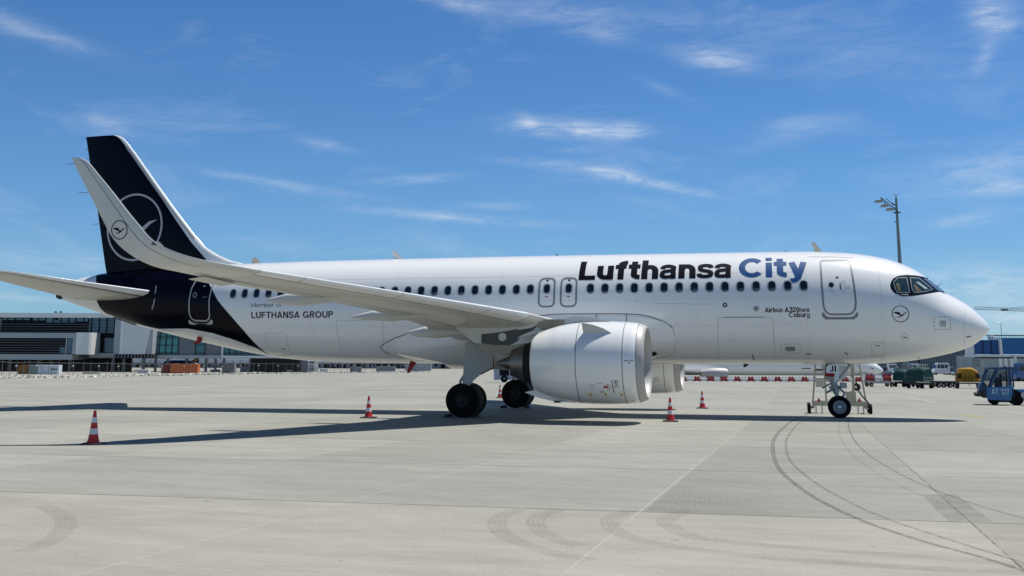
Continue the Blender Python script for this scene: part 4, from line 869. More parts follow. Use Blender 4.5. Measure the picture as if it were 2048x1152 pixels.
        cc = npx(1216, 774); v, f = ring_strip(circ(cc[0], cc[1], .075, n=20), .014); nd_('cowl_marking', v, f, redf); nd_('cowl_marking', circ(cc[0]-.02, cc[1], .035, n=14), [tuple(range(14))], redf)
        nd_('cowl_marking', [(cc[0]-.16, cc[1]-.05), (cc[0]-.06, cc[1]-.015), (cc[0]-.06, cc[1]+.015), (cc[0]-.16, cc[1]+.05), (cc[0]-.13, cc[1])], [(0, 1, 2, 3, 4)], redf)
        for px_ in (1178, 1209, 1241):
            c_ = npx(px_, 790); nd_('cowl_arrow', [(c_[0], c_[1]-.055), (c_[0]+.055, c_[1]), (c_[0]+.03, c_[1]), (c_[0]+.03, c_[1]+.05), (c_[0]-.03, c_[1]+.05), (c_[0]-.03, c_[1]), (c_[0]-.055, c_[1])], [tuple(range(7))], yellow)
        b = MB()
        for v, f in fit_text('NO GRAB', -12.86, -12.58, 0, .05): b.add([(x, yb+nn[0]*(.07+h)-.006, zb_+nn[1]*(.07+h)) for x, h in v], f)
        pb(b, 'strake_lettering', ink, ng, smooth=0)
    else:
        def npi(X, z, off=.004): r_ = nacr(X); q = max(-1, min(1, (z-ez)/r_)); return (X, ey-(r_*math.sqrt(1-q*q)+off), z)
        def npx2(px, py): return onY(ey-1.1, px, py)[[0, 2]]
        a_, c_, d_ = npx2(1306.5, 755), npx2(1308, 764), npx2(1309.5, 774); v, f = ring_strip([tuple(a_), tuple(c_), tuple(d_)], .025, False); b = MB(); b.add([npi(*q) for q in v], f)
        cc = npx2(1314, 758); v, f = ring_strip(circ(cc[0], cc[1], .065, n=20), .014); b.add([npi(*q) for q in v], f); cc = npx2(1301, 764.5); v, f = ring_strip(circ(cc[0], cc[1], .06, n=20), .02); b.add([npi(*q) for q in v], f)
        pb(b, 'cowl_marking', ink, ng, smooth=0)
# ---- main gear
def wheel(mb_t, mb_r, x, y, z, r, w, rr, n=40):
    mb_t.lathe([(-w/2+.0, rr), (-w/2, r*.80), (-w/2+w*.06, r*.92), (-w/2+w*.18, r*.985), (-w*.2, r), (w*.2, r), (w/2-w*.18, r*.985), (w/2-w*.06, r*.92), (w/2, r*.80), (w/2, rr)], (x, y, z), 'y', n)
    for s in (-1, 1): mb_r.lathe([(s*w*.42, rr*1.02), (s*w*.44, rr*.9), (s*w*.30, rr*.75), (s*w*.26, rr*.35), (s*w*.42, rr*.28), (s*w*.45, .001)], (x, y, z), 'y', n)
darkrim = M('near_black_rim', (.012, .012, .013), .7)  # even near-black for main wheel rims and brake packs
for sd in (-1, 1):
    cy = sd*3.795; legm = MB(); legm.tube((-17.71, cy, .58), (-17.62, cy-sd*.05, 2.0), .10, .12, 16); legm.tube((-17.62, cy, 1.6), (-17.5, cy-sd*.15, 3.0), .16, .18, 16); legm.tube((-17.71, cy-.55, .58), (-17.71, cy+.55, .58), .07, n=12); legm.tube((-17.5, cy, 2.0), (-16.9, cy-sd*1.2, 2.7), .06, n=10); legm.tube((-17.85, cy, .75), (-17.95, cy, 1.2), .05, n=8); legm.tube((-17.95, cy, 1.2), (-17.7, cy, 1.6), .05, n=8)
    mg = pb(legm, 'main_landing_gear', geargrey, smooth=40)
    for dy in (-.465, .465):
        t_, r_ = MB(), MB(); wheel(t_, r_, -17.71, cy+dy, .578, .584, .43, .27)
        ty = pb(t_, 'tyre', rubber, mg, smooth=35); pb(r_, 'rim', darkrim, mg, smooth=35)
    b = MB(); b.lathe([(-.5, .45), (-.3, .565), (.3, .565), (.5, .45)], (-17.71, cy, .578), 'y', 28); pb(b, 'brake_pack', darkrim, mg)
    b = MB()
    if sd < 0: pl = XZ(-4.36, [(930, 684), (945, 686), (965, 702), (985, 708), (988, 716), (985, 736), (962, 748), (948, 760), (942, 768), (925, 766), (928, 730), (931, 706)])
    else: pl = [(-17.61, 2.58), (-17.34, 2.51), (-16.61, 2.22), (-16.56, 2.05), (-16.61, 1.71), (-17.06, 1.48), (-17.33, 1.24), (-17.42, 1.14), (-17.69, 1.16), (-17.64, 1.79)]
    yy_ = sd*4.36; b.prism(pl, yy_-.02, yy_+.02); b.prism([(-17.66, 1.2), (-17.44, 1.2), (-17.40, 1.0), (-17.62, .98)], yy_-.03, yy_+.01); gd = pb(b, 'gear_door', geargrey, mg, smooth=0)
    if sd < 0: b = MB(); e = XZ(-4.385, [(988, 714), (986, 736), (962, 748.5)]); b.path([(x, -4.385, z) for x, z in e], .022, 6); pb(b, 'door_edge', redf, mg)
    for xx in (-18.27, -17.15):
        s_ = 1 if xx < -17.71 else -1; b = MB(); b.prism([(xx-.06*s_, 0.0), (xx+.18*s_, 0.0), (xx+.10*s_, .10), (xx, .10)], cy-.72, cy-.30); pb(b, 'wheel_chock', coneB, mg, smooth=0)
# ---- nose gear
b = MB(); b.tube((-5.07, -.30, .38), (-5.07, .30, .38), .05, n=10); b.tube((-5.07, 0, .38), (-5.16, 0, .95), .075, .08, 14); b.tube((-5.14, 0, .85), (-5.38, 0, 1.95), .115, .13, 16)
b.tube((-5.2, 0, 1.15), (-4.62, 0, 1.85), .04, n=8); b.tube((-5.0, .0, .62), (-4.86, 0, .85), .04, n=8); b.tube((-4.86, 0, .85), (-5.12, 0, 1.1), .04, n=8)
b.tube((-5.35, -.28, 1.05), (-5.0, .28, 1.05), .06, n=10); b.cbox(-5.02, -4.78, -.14, .14, 1.02, 1.22, .03); b.cbox(-5.5, -5.3, -.16, .16, 1.30, 1.5, .03)
for s in (-1, 1): b.tube((-5.3, s*.1, 1.2), (-5.62, s*.12, 1.02), .03, n=8); b.tube((-5.25, s*.12, .98), (-5.5, s*.14, .86), .035, n=8)
ngr = pb(b, 'nose_landing_gear', steel, smooth=40)
for dy in (-.25, .25):
    t_, r_ = MB(), MB(); wheel(t_, r_, -5.07, dy, .375, .385, .22, .215); pb(t_, 'tyre', rubber, ngr, smooth=35); pb(r_, 'rim', rimm, ngr, smooth=35)
b = MB(); b.lathe([(0, .225), (-.01, .225), (-.01, .19), (0, .19)], (-5.07, -.365, .375), 'y', 40); pb(b, 'rim_ring', greyd, ngr); b = MB(); b.lathe([(0, .055), (-.03, .05), (-.035, .001)], (-5.07, -.35, .375), 'y', 20); pb(b, 'hub_cap', chrome, ngr)
dy_ = -.42; dp = XZ(dy_, [(1652, 733), (1656, 729.5), (1678, 728.5), (1678, 758), (1670, 765), (1668, 753.5), (1652, 752)]); b = MB(); b.prism(dp, dy_-.015, dy_+.015); nd0 = pb(b, 'gear_door', white, ngr, smooth=0)
b = MB(); b.path([(x, dy_-.02, z) for x, z in XZ(dy_, [(1651, 752), (1651, 734), (1656, 729)])], .018, 6); pb(b, 'door_edge', blackv, ngr)
v0, v1 = XZ(dy_, [(1659, 743.5), (1672, 731.5)]); b = flat_text(fit_text('JI', v0[0], v1[0], v0[1], v1[1], .17, .14), dy_-.019); pb(b, 'registration_lettering', ink, ngr, smooth=0)
b = MB(); b.prism(XZ(dy_, [(1650, 746), (1669, 746.5), (1669, 753.5), (1650, 752.5)]), dy_-.035, dy_-.018); pb(b, 'warning_tag', redf, ngr, smooth=0)
b = MB(); b.prism(XZ(.42, [(1640, 731), (1700, 731), (1690, 758), (1660, 760)]), .40, .43); pb(b, 'gear_door', white, ngr, smooth=0)

#@@STAND
# ------------------------------------------------------------------ wheeled frame set round the nose gear
cream = M('cream_frame_paint', (.40, .385, .32), .5, var=.15, vscale=4); paleg = M('pale_grey_paint', (.55, .55, .52), .5, var=.06)
YN = 2.30; g0 = G(1619, 826.5); YN = float(g0[1])
def SP(px, py, dy=0): return onY(YN+dy, px, py)
zg_ = gz(-5, YN); sl = (float(SP(1680, 820)[0]), YN+.5, zg_)
stand = thing('service_stand', 'cream wheeled steel access stand with poles and rungs rising beside the nose gear', 'service stand', sl)
def sb(mb, n, m, par=None, smooth=40): return mb.build(n, m, par or stand, smooth, sl)
xa, xb = SP(1625, 807)[0], SP(1735, 807)[0]; zr0, zr1 = SP(1680, 812)[2], SP(1680, 803.5)[2]
b = MB()
for y in (YN, YN+1.0): b.box(xa, xb, y-.04, y+.04, zr0, zr1)
for x in (xa+.06, xb-.06): b.box(x-.05, x+.05, YN+.045, YN+.955, zr0+.02, zr1-.02)
for px_ in (1632, 1644, 1716, 1727):
    x = SP(px_, 815)[0]; b.tube((x, YN, zr0), (x, YN, zg_+.02), .022, n=6); b.box(x-.05, x+.05, YN-.05, YN+.05, zg_, zg_+.015)
sb(b, 'frame', cream, smooth=0)
for (pa, pc, d0, d1, r_, mt) in (((1631, 720), (1626, 803), 0, 0, .035, cream), ((1647, 720), (1653, 803), .2, .2, .035, cream), ((1706, 720), (1706.5, 783), 0, 0, .05, cream), ((1717, 720), (1732, 803), 0, 0, .035, cream), ((1699, 720), (1712, 800), 1.0, 1.0, .03, cream)):
    b = MB(); b.tube(SP(*pc, d1), SP(*pa, d0), r_, r_, 10); sb(b, 'pole', mt)
for yp in (738.5, 748): b = MB(); b.tube(SP(1679, yp), SP(1705, yp), .018, n=6); sb(b, 'rung', cream)
b = MB(); b.tube(SP(1631, 739.5), SP(1649, 739.5), .04, n=8); sb(b, 'brace', darkm)
for (a, c) in (((1679, 758), (1696, 733)), ((1679, 731), (1697, 736)), ((1700, 722), (1694, 738))): b = MB(); b.tube(SP(*a), SP(*c), .03, n=8); sb(b, 'brace', darkm)
b = MB(); b.path([SP(*a, -.1) for a in ((1712, 764), (1716, 780), (1724, 792), (1737, 806))], .028, 8); sb(b, 'hose', coneB)
b = MB(); b.lathe([(-.08, .05), (-.08, .15), (.08, .15), (.08, .05)], tuple(SP(1713, 774, .3)), 'y', 20); sb(b, 'hose_reel', darkm)
x0, z0 = SP(1692.5, 803)[[0, 2]]; x1, z1 = SP(1711.5, 782.5)[[0, 2]]; b = MB(); b.cbox(x0, x1, YN-.05, YN+.35, z0, z1, .015); sb(b, 'control_box', cream, smooth=0)
x0, z0 = SP(1632.5, 775)[[0, 2]]; x1, z1 = SP(1649, 755)[[0, 2]]; b = MB(); b.cbox(x0, x1, YN+.7, YN+.95, z0, z1, .02); sb(b, 'equipment_case', paleg, smooth=0)
for px_ in (1637.5, 1718.5): q = [(float(SP(a, c)[0]), float(SP(a, c)[2])) for a, c in ((px_-4.5, 802.5), (px_+4.5, 802.5), (px_, 795))]; b = MB(); b.prism(q, YN-.07, YN-.05); sb(b, 'red_triangle', coneR, smooth=0)
for px_, s_ in ((1618.5, 1), (1741, -1)):
    x = float(SP(px_, 816)[0])
    for y in (YN, YN+1.0):
        b = MB(); b.lathe([(-.06, .06), (-.06, .15), (-.045, .19), (.045, .19), (.06, .15), (.06, .06)], (x, y, zg_+.19), 'x', 24); sb(b, 'wheel', rubber)
        b = MB(); b.tube((x, y, zg_+.19), (x+.17*s_, y, zg_+.22), .03, n=8); b.tube((x+.17*s_, y, zg_+.2), (x+.17*s_, y, zr0+.03), .03, n=8); sb(b, 'axle', cream)

# ------------------------------------------------------------------ cones
def make_cone(lab, loc, h=.75, rz=0):
    e = thing('traffic_cone', lab, 'traffic cone', loc, rz, 'red and white traffic cones around the aircraft')
    b = MB(); o = rrect(-.25, .25, -.25, .25, .05, 3)
    b.loft([[(x*k, y*k, z) for x, y in o] for k, z in ((1, 0), (1, .025), (.9, .04), (.62, .045))]); b.build('base', coneB, e, 30)
    b = MB(); rb, rt = .135, .028
    def r_(z): return rb+(rt-rb)*(z/h)
    zs = [.035, .10*h/.75+.06, .30*h, .50*h, .68*h, .84*h, h]
    bands = [(.035, .30*h, 0), (.30*h, .47*h, 1), (.47*h, .64*h, 0), (.64*h, .80*h, 1), (.80*h, h, 0)]
    for z0, z1, mi in bands: b.lathe([(z0, r_(z0)+(.02 if z0 < .05 else 0)), ((z0+z1)/2, r_((z0+z1)/2)), (z1, r_(z1))], (0, 0, 0), 'z', 28, mi)
    b.lathe([(h, rt), (h+.003, .001)], (0, 0, 0), 'z', 28, 0); b.build('body', [coneR, coneW], e, 50)
    return e
CN = [((186, 889), (186, 822), 'traffic cone nearest the camera on the wing shadow at far left'), ((737, 836), (737, 793), 'traffic cone standing left of the main landing gear'), ((1341, 843), (1341, 796), 'traffic cone standing in front of the nearer engine intake'), ((1405, 817), (1405, 783), 'smaller looking traffic cone right of the far engine, behind the fuselage shadow'), ((1000, 796), (1000, 770), 'traffic cone seen between the two main landing gears')]
for (bx_, by_), (tx, ty_), lab in CN:
    g0 = G(bx_, by_); h_ = (by_-ty_)/FPX*float((g0-CAM)@_f)*1.0
    make_cone(lab, tuple(g0), max(.7, min(.78, h_)), random.uniform(0, .4))

#@@BACKGROUND
# ------------------------------------------------------------------ background frame: x to the right, y away, z up, at horizontal distance H
class BG:
    def __init__(s, px, H, name, label, cat, group=None, zg=None):
        s.H = H; s.zg = gzh(H) if zg is None else zg
        # place of the foot
        y_ = 740
        for _ in range(6):
            q = atH(px, y_, H); e = q[2]-s.zg; y_ += e*FPX/H
        s.org = np.array([q[0], q[1], s.zg]); s.e = thing(name, label, cat, tuple(s.org), YAW, group)
    def q(s, px, py, dy=0.0):
        p = atH(px, py, s.H+dy)-s.org; return float(p@RH), float(p[2])
    def rect(s, px0, px1, py0, py1, dy=0.0):
        pm = (py0+py1)/2; a = s.q(px0, pm, dy)[0]; b_ = s.q(px1, pm, dy)[0]; z0 = s.q((px0+px1)/2, py1, dy)[1]; z1 = s.q((px0+px1)/2, py0, dy)[1]; return a, b_, z0, z1
    def box(s, name, mat, px0, px1, py0, py1, dy=0, dep=1.0, par=None, ground=False, ch=None, mb=None, mi=0, **k):
        a, b_, z0, z1 = s.rect(px0, px1, py0, py1, dy)
        if ground: z0 = 0
        m = mb or MB(); 
        if ch: m.cbox(a, b_, dy, dy+dep, z0, z1, ch, mi)
        else: m.box(a, b_, dy, dy+dep, z0, z1, mi)
        return None if mb else m.build(name, mat, par or s.e, 0, **k)
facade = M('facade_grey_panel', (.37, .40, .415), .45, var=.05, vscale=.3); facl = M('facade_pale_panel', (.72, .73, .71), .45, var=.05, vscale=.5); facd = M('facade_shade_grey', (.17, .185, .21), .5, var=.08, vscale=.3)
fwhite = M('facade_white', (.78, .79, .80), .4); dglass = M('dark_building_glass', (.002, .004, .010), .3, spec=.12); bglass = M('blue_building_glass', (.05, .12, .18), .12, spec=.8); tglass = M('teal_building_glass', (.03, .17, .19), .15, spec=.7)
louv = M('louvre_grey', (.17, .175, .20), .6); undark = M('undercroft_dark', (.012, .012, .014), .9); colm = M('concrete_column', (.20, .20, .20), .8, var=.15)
tealp = M('teal_pane', (.06, .30, .30), .3)
# ---- terminal with louvred glazing (far left)
H = 300
t = BG(100, H, 'terminal_building', 'grey terminal building with louvred dark glazing raised on columns at far left', 'building'); L0 = -260
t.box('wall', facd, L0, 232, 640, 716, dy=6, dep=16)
m = MB(); a, b_, z0, z1 = t.rect(L0, 232, 625.5, 634.5, 2); m.box(a, b_, 2, 24, z0, z1); m.build('roof', facl, t.e, 0)
up = MB(); t.box('', None, 3, 232, 634.5, 668, dy=4, dep=1.9, mb=up); wup = up.build('window_band', dglass, t.e, 0)
m = MB(); a, b_, z0, z1 = t.rect(178, 231, 635, 666, 3.9); m.box(a, b_, 3.9, 3.99, z0, z1); m.build('glass_panel', bglass, wup, 0)
m = MB()
for k in range(4): t.box('', None, 3, 178, 648+k*5.0, 648.7+k*5.0, dy=3.3, dep=.4, mb=m)
m.build('louvre', louv, wup, 0)
m = MB()
for k in range(15): x = 14+k*15.3; t.box('', None, x-.6, x+.6, 634.5, 666 if x > 175 else 645, dy=3.5, dep=.35, mb=m)
for yq in (641, 648, 655, 661): t.box('', None, 178, 231, yq-.25, yq+.25, dy=3.6, dep=.25, mb=m)
m.build('mullion', undark, wup, 0)
m = MB()
for k, (x0_, x1_, y0_, y1_) in enumerate(((6, 60, 636, 640), (66, 110, 635, 641), (90, 150, 641, 645), (116, 176, 636, 643))): t.box('', None, x0_, x1_, y0_, y1_, dy=3.88, dep=.05, mb=m)
m.build('glass_panel', bglass, wup, 0)
# lower projecting volume
lw = MB(); t.box('', None, L0, 152, 665, 675.5, dy=-3, dep=7, mb=lw); t.box('', None, L0, 144.5, 708, 719, dy=-3, dep=22, mb=lw); t.box('', None, 144.8, 152, 675.7, 708, dy=-3, dep=6.8, mb=lw); low = lw.build('lower_volume', facade, t.e, 0)
m = MB(); t.box('', None, L0, 145, 675.5, 708, dy=-2.3, dep=.5, mb=m); lg = m.build('window_band', dglass, low, 0)
m = MB()
for k in range(6): t.box('', None, L0, 131 if k < 4 else 120, 679.5+k*5.0, 680.3+k*5.0, dy=-2.9, dep=.5, mb=m)
m.build('louvre', louv, low, 0)
m = MB(); t.box('', None, 134, 144, 677, 707, dy=-2.4, dep=.05, mb=m); t.box('', None, 119, 130, 694, 707, dy=-2.4, dep=.05, mb=m); m.build('glass_panel', bglass, low, 0)
m = MB(); t.box('', None, 131.5, 132.5, 676, 708, dy=-2.8, dep=.4, mb=m); m.build('mullion', facl, low, 0)
a0, a1, z0, z1 = t.rect(150, 182, 665, 709, -3)
m = MB(); pl = [(a0+.25, -3.0)]+[(a1-1.6+1.6*math.sin(R(k*15)), -1.4-1.6*math.cos(R(k*15))) for k in range(7)]+[(a1, 3.9), (a0+.25, 3.9)]
m.prism(pl, z0, z1, 'z'); m.build('rounded_corner', facl, low, 30)
pw = MB(); z0c = t.q(152, 709, -3)[1]; z1c = t.q(152, 665, -3)[1]; pw.prism([(t.q(151.7, 700, -3)[0], z0c), (t.q(155.5, 700, -3)[0], z0c), (t.q(169, 670, -3)[0], z1c-.15), (t.q(152.5, 670, -3)[0], z1c-.15)], -3.06, -3.01); pw.build('white_or_lit_panel', fwhite, low, 0)  # whiter piece paints the sunlit part of the rounded corner
m = MB(); t.box('', None, 182, 229, 668, 705.5, dy=4.5, dep=1.4, mb=m); mid = m.build('window_band', dglass, t.e, 0)
m = MB(); t.box('', None, 208, 228, 676, 705, dy=4.4, dep=.05, mb=m); m.build('glass_panel', bglass, mid, 0)
m = MB()
for k in range(7): t.box('', None, 183, 203, 678+k*3.8, 678.5+k*3.8, dy=4.2, dep=.2, mb=m)
m.build('louvre', louv, mid, 0)
t.box('parapet', facade, 178, 228, 706, 715, dy=3, dep=3)
for x in (-60, 17.5, 78, 139, 225, 246): m = MB(); t.box('', None, x-2.6, x+2.6, 716, 752, dy=1.5, dep=.8, ground=True, mb=m); m.build('column', colm, t.e, 0)
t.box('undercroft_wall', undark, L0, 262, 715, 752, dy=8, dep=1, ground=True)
m = MB()
for x in (111, 121): t.box('', None, x-2, x+1.5, 622.5, 625.6, dy=9, dep=.6, mb=m)
m.build('roof_vent', undark, t.e, 0)
# ---- pale panelled block
p2 = BG(266, H-4, 'panelled_block', 'pale grid panelled block with white edge joined to the terminal, left of the teal windows', 'building')
m = MB(); a, b_, z0, z1 = p2.rect(229, 306, 628, 708, 0); m.prism([(a, 0), (b_, 0), (b_, 14), (a, 14)], z0, z1, 'z'); p2b = m.build('wall', facade, p2.e, 0)
m = MB(); q = [p2.q(x, y, 0) for x, y in ((239, 708), (246, 708), (250, 628), (243, 628))]; m.prism(q, -.12, -.02); m.build('white_or_lit_panel', fwhite, p2b, 0)
m = MB(); q = [p2.q(x, y, 0) for x, y in ((246.3, 708), (290, 708), (304, 650), (306, 640), (306, 628), (250.3, 628))]; m.prism(q, -.10, -.03); pg = m.build('panel_field', facl, p2b, 0)
m = MB()
for x in np.arange(252, 300, 4.2): 
    q0_ = p2.q(x, 707, 0); y1_ = 629 if x < 290 else 629; q1_ = p2.q(x+3, y1_, 0); m.tube((q0_[0], -.12, q0_[1]), (q1_[0], -.12, q1_[1]), .03, n=4)
for y in (637, 650, 664, 679, 694): q0_ = p2.q(247, y, 0); q1_ = p2.q(293, y, 0); m.tube((q0_[0], -.12, q0_[1]), (q1_[0], -.12, q1_[1]), .05, n=4)
m.build('panel_joint', fwhite, p2b, 0)
m = MB()
for x in np.arange(232, 304, 6.5): q = [p2.q(x+dx_, y_, 0) for dx_, y_ in ((0, 708.5), (1.5, 708.5), (0, 716), (-2.2, 716))]; m.prism(q, -.6, -.45)
m.build('bracket', louv, p2b, 0)
p2.box('soffit', undark, 229, 306, 708.5, 717, dy=.2, dep=12)
for x in (286,): m = MB(); p2.box('', None, x-2.6, x+2.6, 716, 752, dy=1.5, dep=.8, ground=True, mb=m); m.build('column', colm, p2.e, 0)
# ---- grey wing with teal windows
p3 = BG(400, H, 'grey_terminal_wing', 'grey raised terminal wing with teal windows seen under the black tail', 'building')
w3 = p3.box('wall', facd, 290, 560, 655, 717, dy=0, dep=14)
def twin(x0_, x1_, y0_, y1_, cols, rows, frame=None, fm=None):
    m = MB(); p3.box('', None, x0_, x1_, y0_, y1_, dy=-.05, dep=.04, mb=m); wn2 = m.build('window', tglass, w3, 0)
    m = MB()
    for k in range(cols+1): x = x0_+(x1_-x0_)*k/cols; p3.box('', None, x-.5, x+.5, y0_, y1_, dy=-.3, dep=.24, mb=m)
    for y in rows: p3.box('', None, x0_, x1_, y-.5, y+.5, dy=-.28, dep=.22, mb=m)
    m.build('mullion', undark, w3, 0)
    return wn2
twin(307, 357, 658, 709.5, 4, (674, 690.5, 706, 709.3)); twin(391, 410, 672, 709.5, 1, (690, 706, 709.3)); twin(446, 560, 688, 710, 9, (707,))
m = MB(); 
for (x0_, x1_) in ((320, 330), (333, 341), (346, 355)): p3.box('', None, x0_, x1_, 680, 704, dy=-.10, dep=.03, mb=m)
m.build('blind', tealp, w3, 0)
m = MB(); p3.box('', None, 443, 446, 688, 711.5, dy=-.8, dep=.75, mb=m); p3.box('', None, 443, 570, 711.7, 715.5, dy=-.8, dep=.75, mb=m); m.build('white_frame', fwhite, w3, 0)
p3.box('parapet', facade, 306, 443, 710.2, 716.5, dy=-.5, dep=.45)
for x in (310, 334, 372, 411, 430, 447, 501): m = MB(); p3.box('', None, x-2, x+2, 717.2, 752, dy=2.5, dep=.7, ground=True, mb=m); m.build('column', colm if x in (372, 430) else facd, p3.e, 0)
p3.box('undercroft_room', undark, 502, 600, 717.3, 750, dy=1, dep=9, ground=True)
p3.box('grey_annex', facd, 600, 628, 722, 745, dy=2, dep=8, ground=True)
# ---- far hall seen under the wing
fh = BG(560, 430, 'distant_hall', 'long low pale hall far behind the raised terminal wing', 'building')
ww = fh.box('wall', M('far_wall_grey', (.30, .33, .36), .6, var=.35, vscale=.25, vs=(1, 1, 2)), 240, 1000, 726, 752, dep=20, ground=True)
m = MB(); fh.box('', None, 240, 1000, 718.5, 726, dy=-.5, dep=22, mb=m); m.build('roof', M('far_roof_pale', (.62, .65, .68), .5, var=.2, vscale=.15), fh.e, 0)
m = MB()
for k in range(58): x = 245+k*13; fh.box('', None, x, x+random.choice((5, 8, 10)), 728, random.choice((733, 737, 740)), dy=-.2, dep=.15, mb=m)
m.build('window_row', dglass, fh.e, 0)
m = MB()
for k in range(45): x = 250+k*16.5; fh.box('', None, x-.5, x+.5, 720, 750, dy=-1.5, dep=.4, ground=True, mb=m)
m.build('facade_post', louv, fh.e, 0)
# ---- distant parked aircraft with dark tail behind the orange container
da = BG(372, 380, 'distant_airliner', 'tiny distant airliner with dark fin and round orange emblem above the orange container', 'airliner')
m = MB(); rgs = []
for k, (x, r_) in enumerate(((325, .05), (327, 1.2), (332, 1.8), (345, 1.9), (375, 1.9), (388, 1.3), (398, .3))):
    qx, qz = da.q(x, 731.5 if x < 380 else 730, 0); rgs.append([(qx, r_*math.cos(a), qz+r_*math.sin(a)) for a in [2*math.pi*i/16 for i in range(16)]])
m.loft(rgs); m.build('fuselage', navy, da.e, 50)
m = MB(); m.prism([da.q(x, y, 0) for x, y in ((378, 729), (397, 729), (397.5, 714.5), (391, 714.5))], -.15, .15); m.build('fin', navy, da.e, 0)
m = MB(); qx, qz = da.q(391.8, 720.5, 0); m.prism(circ(qx, qz, .45, n=16), -.2, -.16); m.build('fin_emblem', M('orange_emblem', (.6, .2, .05), .5), da.e, 0)
# ---- yard clutter
yc = M('yard_grey', (.22, .23, .24), .7, var=.5, vscale=.8)
def crate(px0, px1, py0, py1, H, mat, nm, lab, cat, grp=None, dep=2.4, ribs=0, doors=None):
    o = BG((px0+px1)/2, H, nm, lab, cat, grp); a, b_, z0, z1 = o.rect(px0, px1, py0, py1, 0); m = MB()
    if ribs:
        n = ribs*4; pl = []
        for k in range(n): x = a+(b_-a)*k/n; pl.append((x, 0 if k % 4 in (0, 1) else .07))
        pl += [(b_, 0), (b_, dep), (a, dep)]; m.prism(pl, .12, z1-.12, 'z')
        body = m.build('body', mat, o.e, 0); m = MB(); 
        for (u0, u1) in ((a-.02, a+.12), (b_-.12, b_+.02)): m.box(u0, u1, -.03, .10, 0, z1)
        m.box(a+.12, b_-.12, -.03, .10, z1-.12, z1); m.box(a+.12, b_-.12, -.03, .10, 0, .12); m.box(a-.02, b_+.02, .10, dep, z1-.12, z1+.01); m.build('frame', mat, o.e, 0)
    else:
        m.cbox(a, b_, 0, dep, 0, z1, .04); body = m.build('body', mat, o.e, 0)
    return o, body, (a, b_, z1)
og = M('container_orange', (.66, .155, .03), .6, var=.15); dr = M('container_dark_red', (.20, .018, .015), .6, var=.2); br = M('container_brown', (.25, .10, .012), .6, var=.15); gg = M('container_green_grey', (.22, .27, .26), .6, var=.12); wc = M('container_white', (.62, .66, .70), .5, var=.05)
crate(341, 395, 728, 747.5, 268, og, 'shipping_container', 'orange ribbed shipping container behind the fence', 'container', 'shipping containers behind the fence', ribs=12)
crate(322.5, 340.3, 728.5, 747.5, 268.5, dr, 'shipping_container', 'dark red container end beside the orange container', 'container', 'shipping containers behind the fence', ribs=4)
crate(36, 56, 730, 751.5, 252, br, 'shipping_container', 'brown steel container beside the grey one', 'container', 'shipping containers behind the fence', ribs=4)
crate(57.5, 75, 730, 751.5, 252, gg, 'shipping_container', 'grey green container between the brown and white ones', 'container', 'shipping containers behind the fence')
o, bd, (a, b_, z1) = crate(75.5, 116, 730, 751.5, 252, wc, 'shipping_container', 'white container with small dark print, rightmost of its row', 'container', 'shipping containers behind the fence')
m = MB()
for k in range(5): m.box(b_-1.7+k*.3, b_-1.48+k*.3, -.03, -.005, z1-1.15, z1-.75-.1*(k % 2))
m.build('print', inkg, bd, 0)
crate(811, 862, 727, 742.5, 330, facade, 'site_cabin', 'grey site cabin with vertical ribs at the right end of the fence', 'cabin', ribs=14)
crate(275, 296, 739, 748, 275, M('pallet_white', (.6, .6, .58), .6, var=.2), 'crate_stack', 'white wrapped pallet goods left of the red container', 'crate')
crate(165, 195, 744, 751, 262, M('grey_blocks', (.32, .33, .31), .8, var=.3), 'block_stack', 'low stack of grey blocks under the terminal', 'block stack')
crate(444, 468, 727, 749.5, 262, M('mesh_grey', (.16, .17, .17), .7, var=.3), 'site_gate', 'grey boarded site gate in the fence', 'gate', ribs=6)
for k, (x0_, x1_, y0_) in enumerate(((421, 437, 739), (480, 500, 735), (268, 276, 740), (573, 583, 740), (640, 655, 737), (752, 790, 733), (700, 722, 734))):
    crate(x0_, x1_, y0_, 747, 300+10*(k % 3), (yc, facl, gg)[k % 3], 'yard_store', ['grey plant stored beside the gate', 'dark machine parked under the white framed window', 'small pale store beside the column', 'low crate in front of the dark room', 'grey store left of the scaffold tower', 'long grey store left of the site cabin', 'middle grey store behind the fence'][k], 'store', dep=2)
# scaffold tower
o = BG(622, 290, 'scaffold_tower', 'small scaffold tower standing at the fence in front of the grey annex', 'scaffold'); m = MB()
xs_ = [o.q(x, 740, 0)[0] for x in (616, 633)]; ztop = o.q(620, 721, 0)[1]
for x in xs_:
    for y in (0, 1.5): m.tube((x, y, 0), (x, y, ztop), .05, n=6)
for z in np.arange(.5, ztop, .9):
    for y in (0, 1.5): m.tube((xs_[0], y, z), (xs_[1], y, z), .035, n=6)
m.build('tube_frame', facl, o.e, 40); m = MB(); m.box(xs_[0], xs_[1], 0, 1.5, ztop*.55, ztop*.55+.08); m.build('deck', wc, o.e, 0)
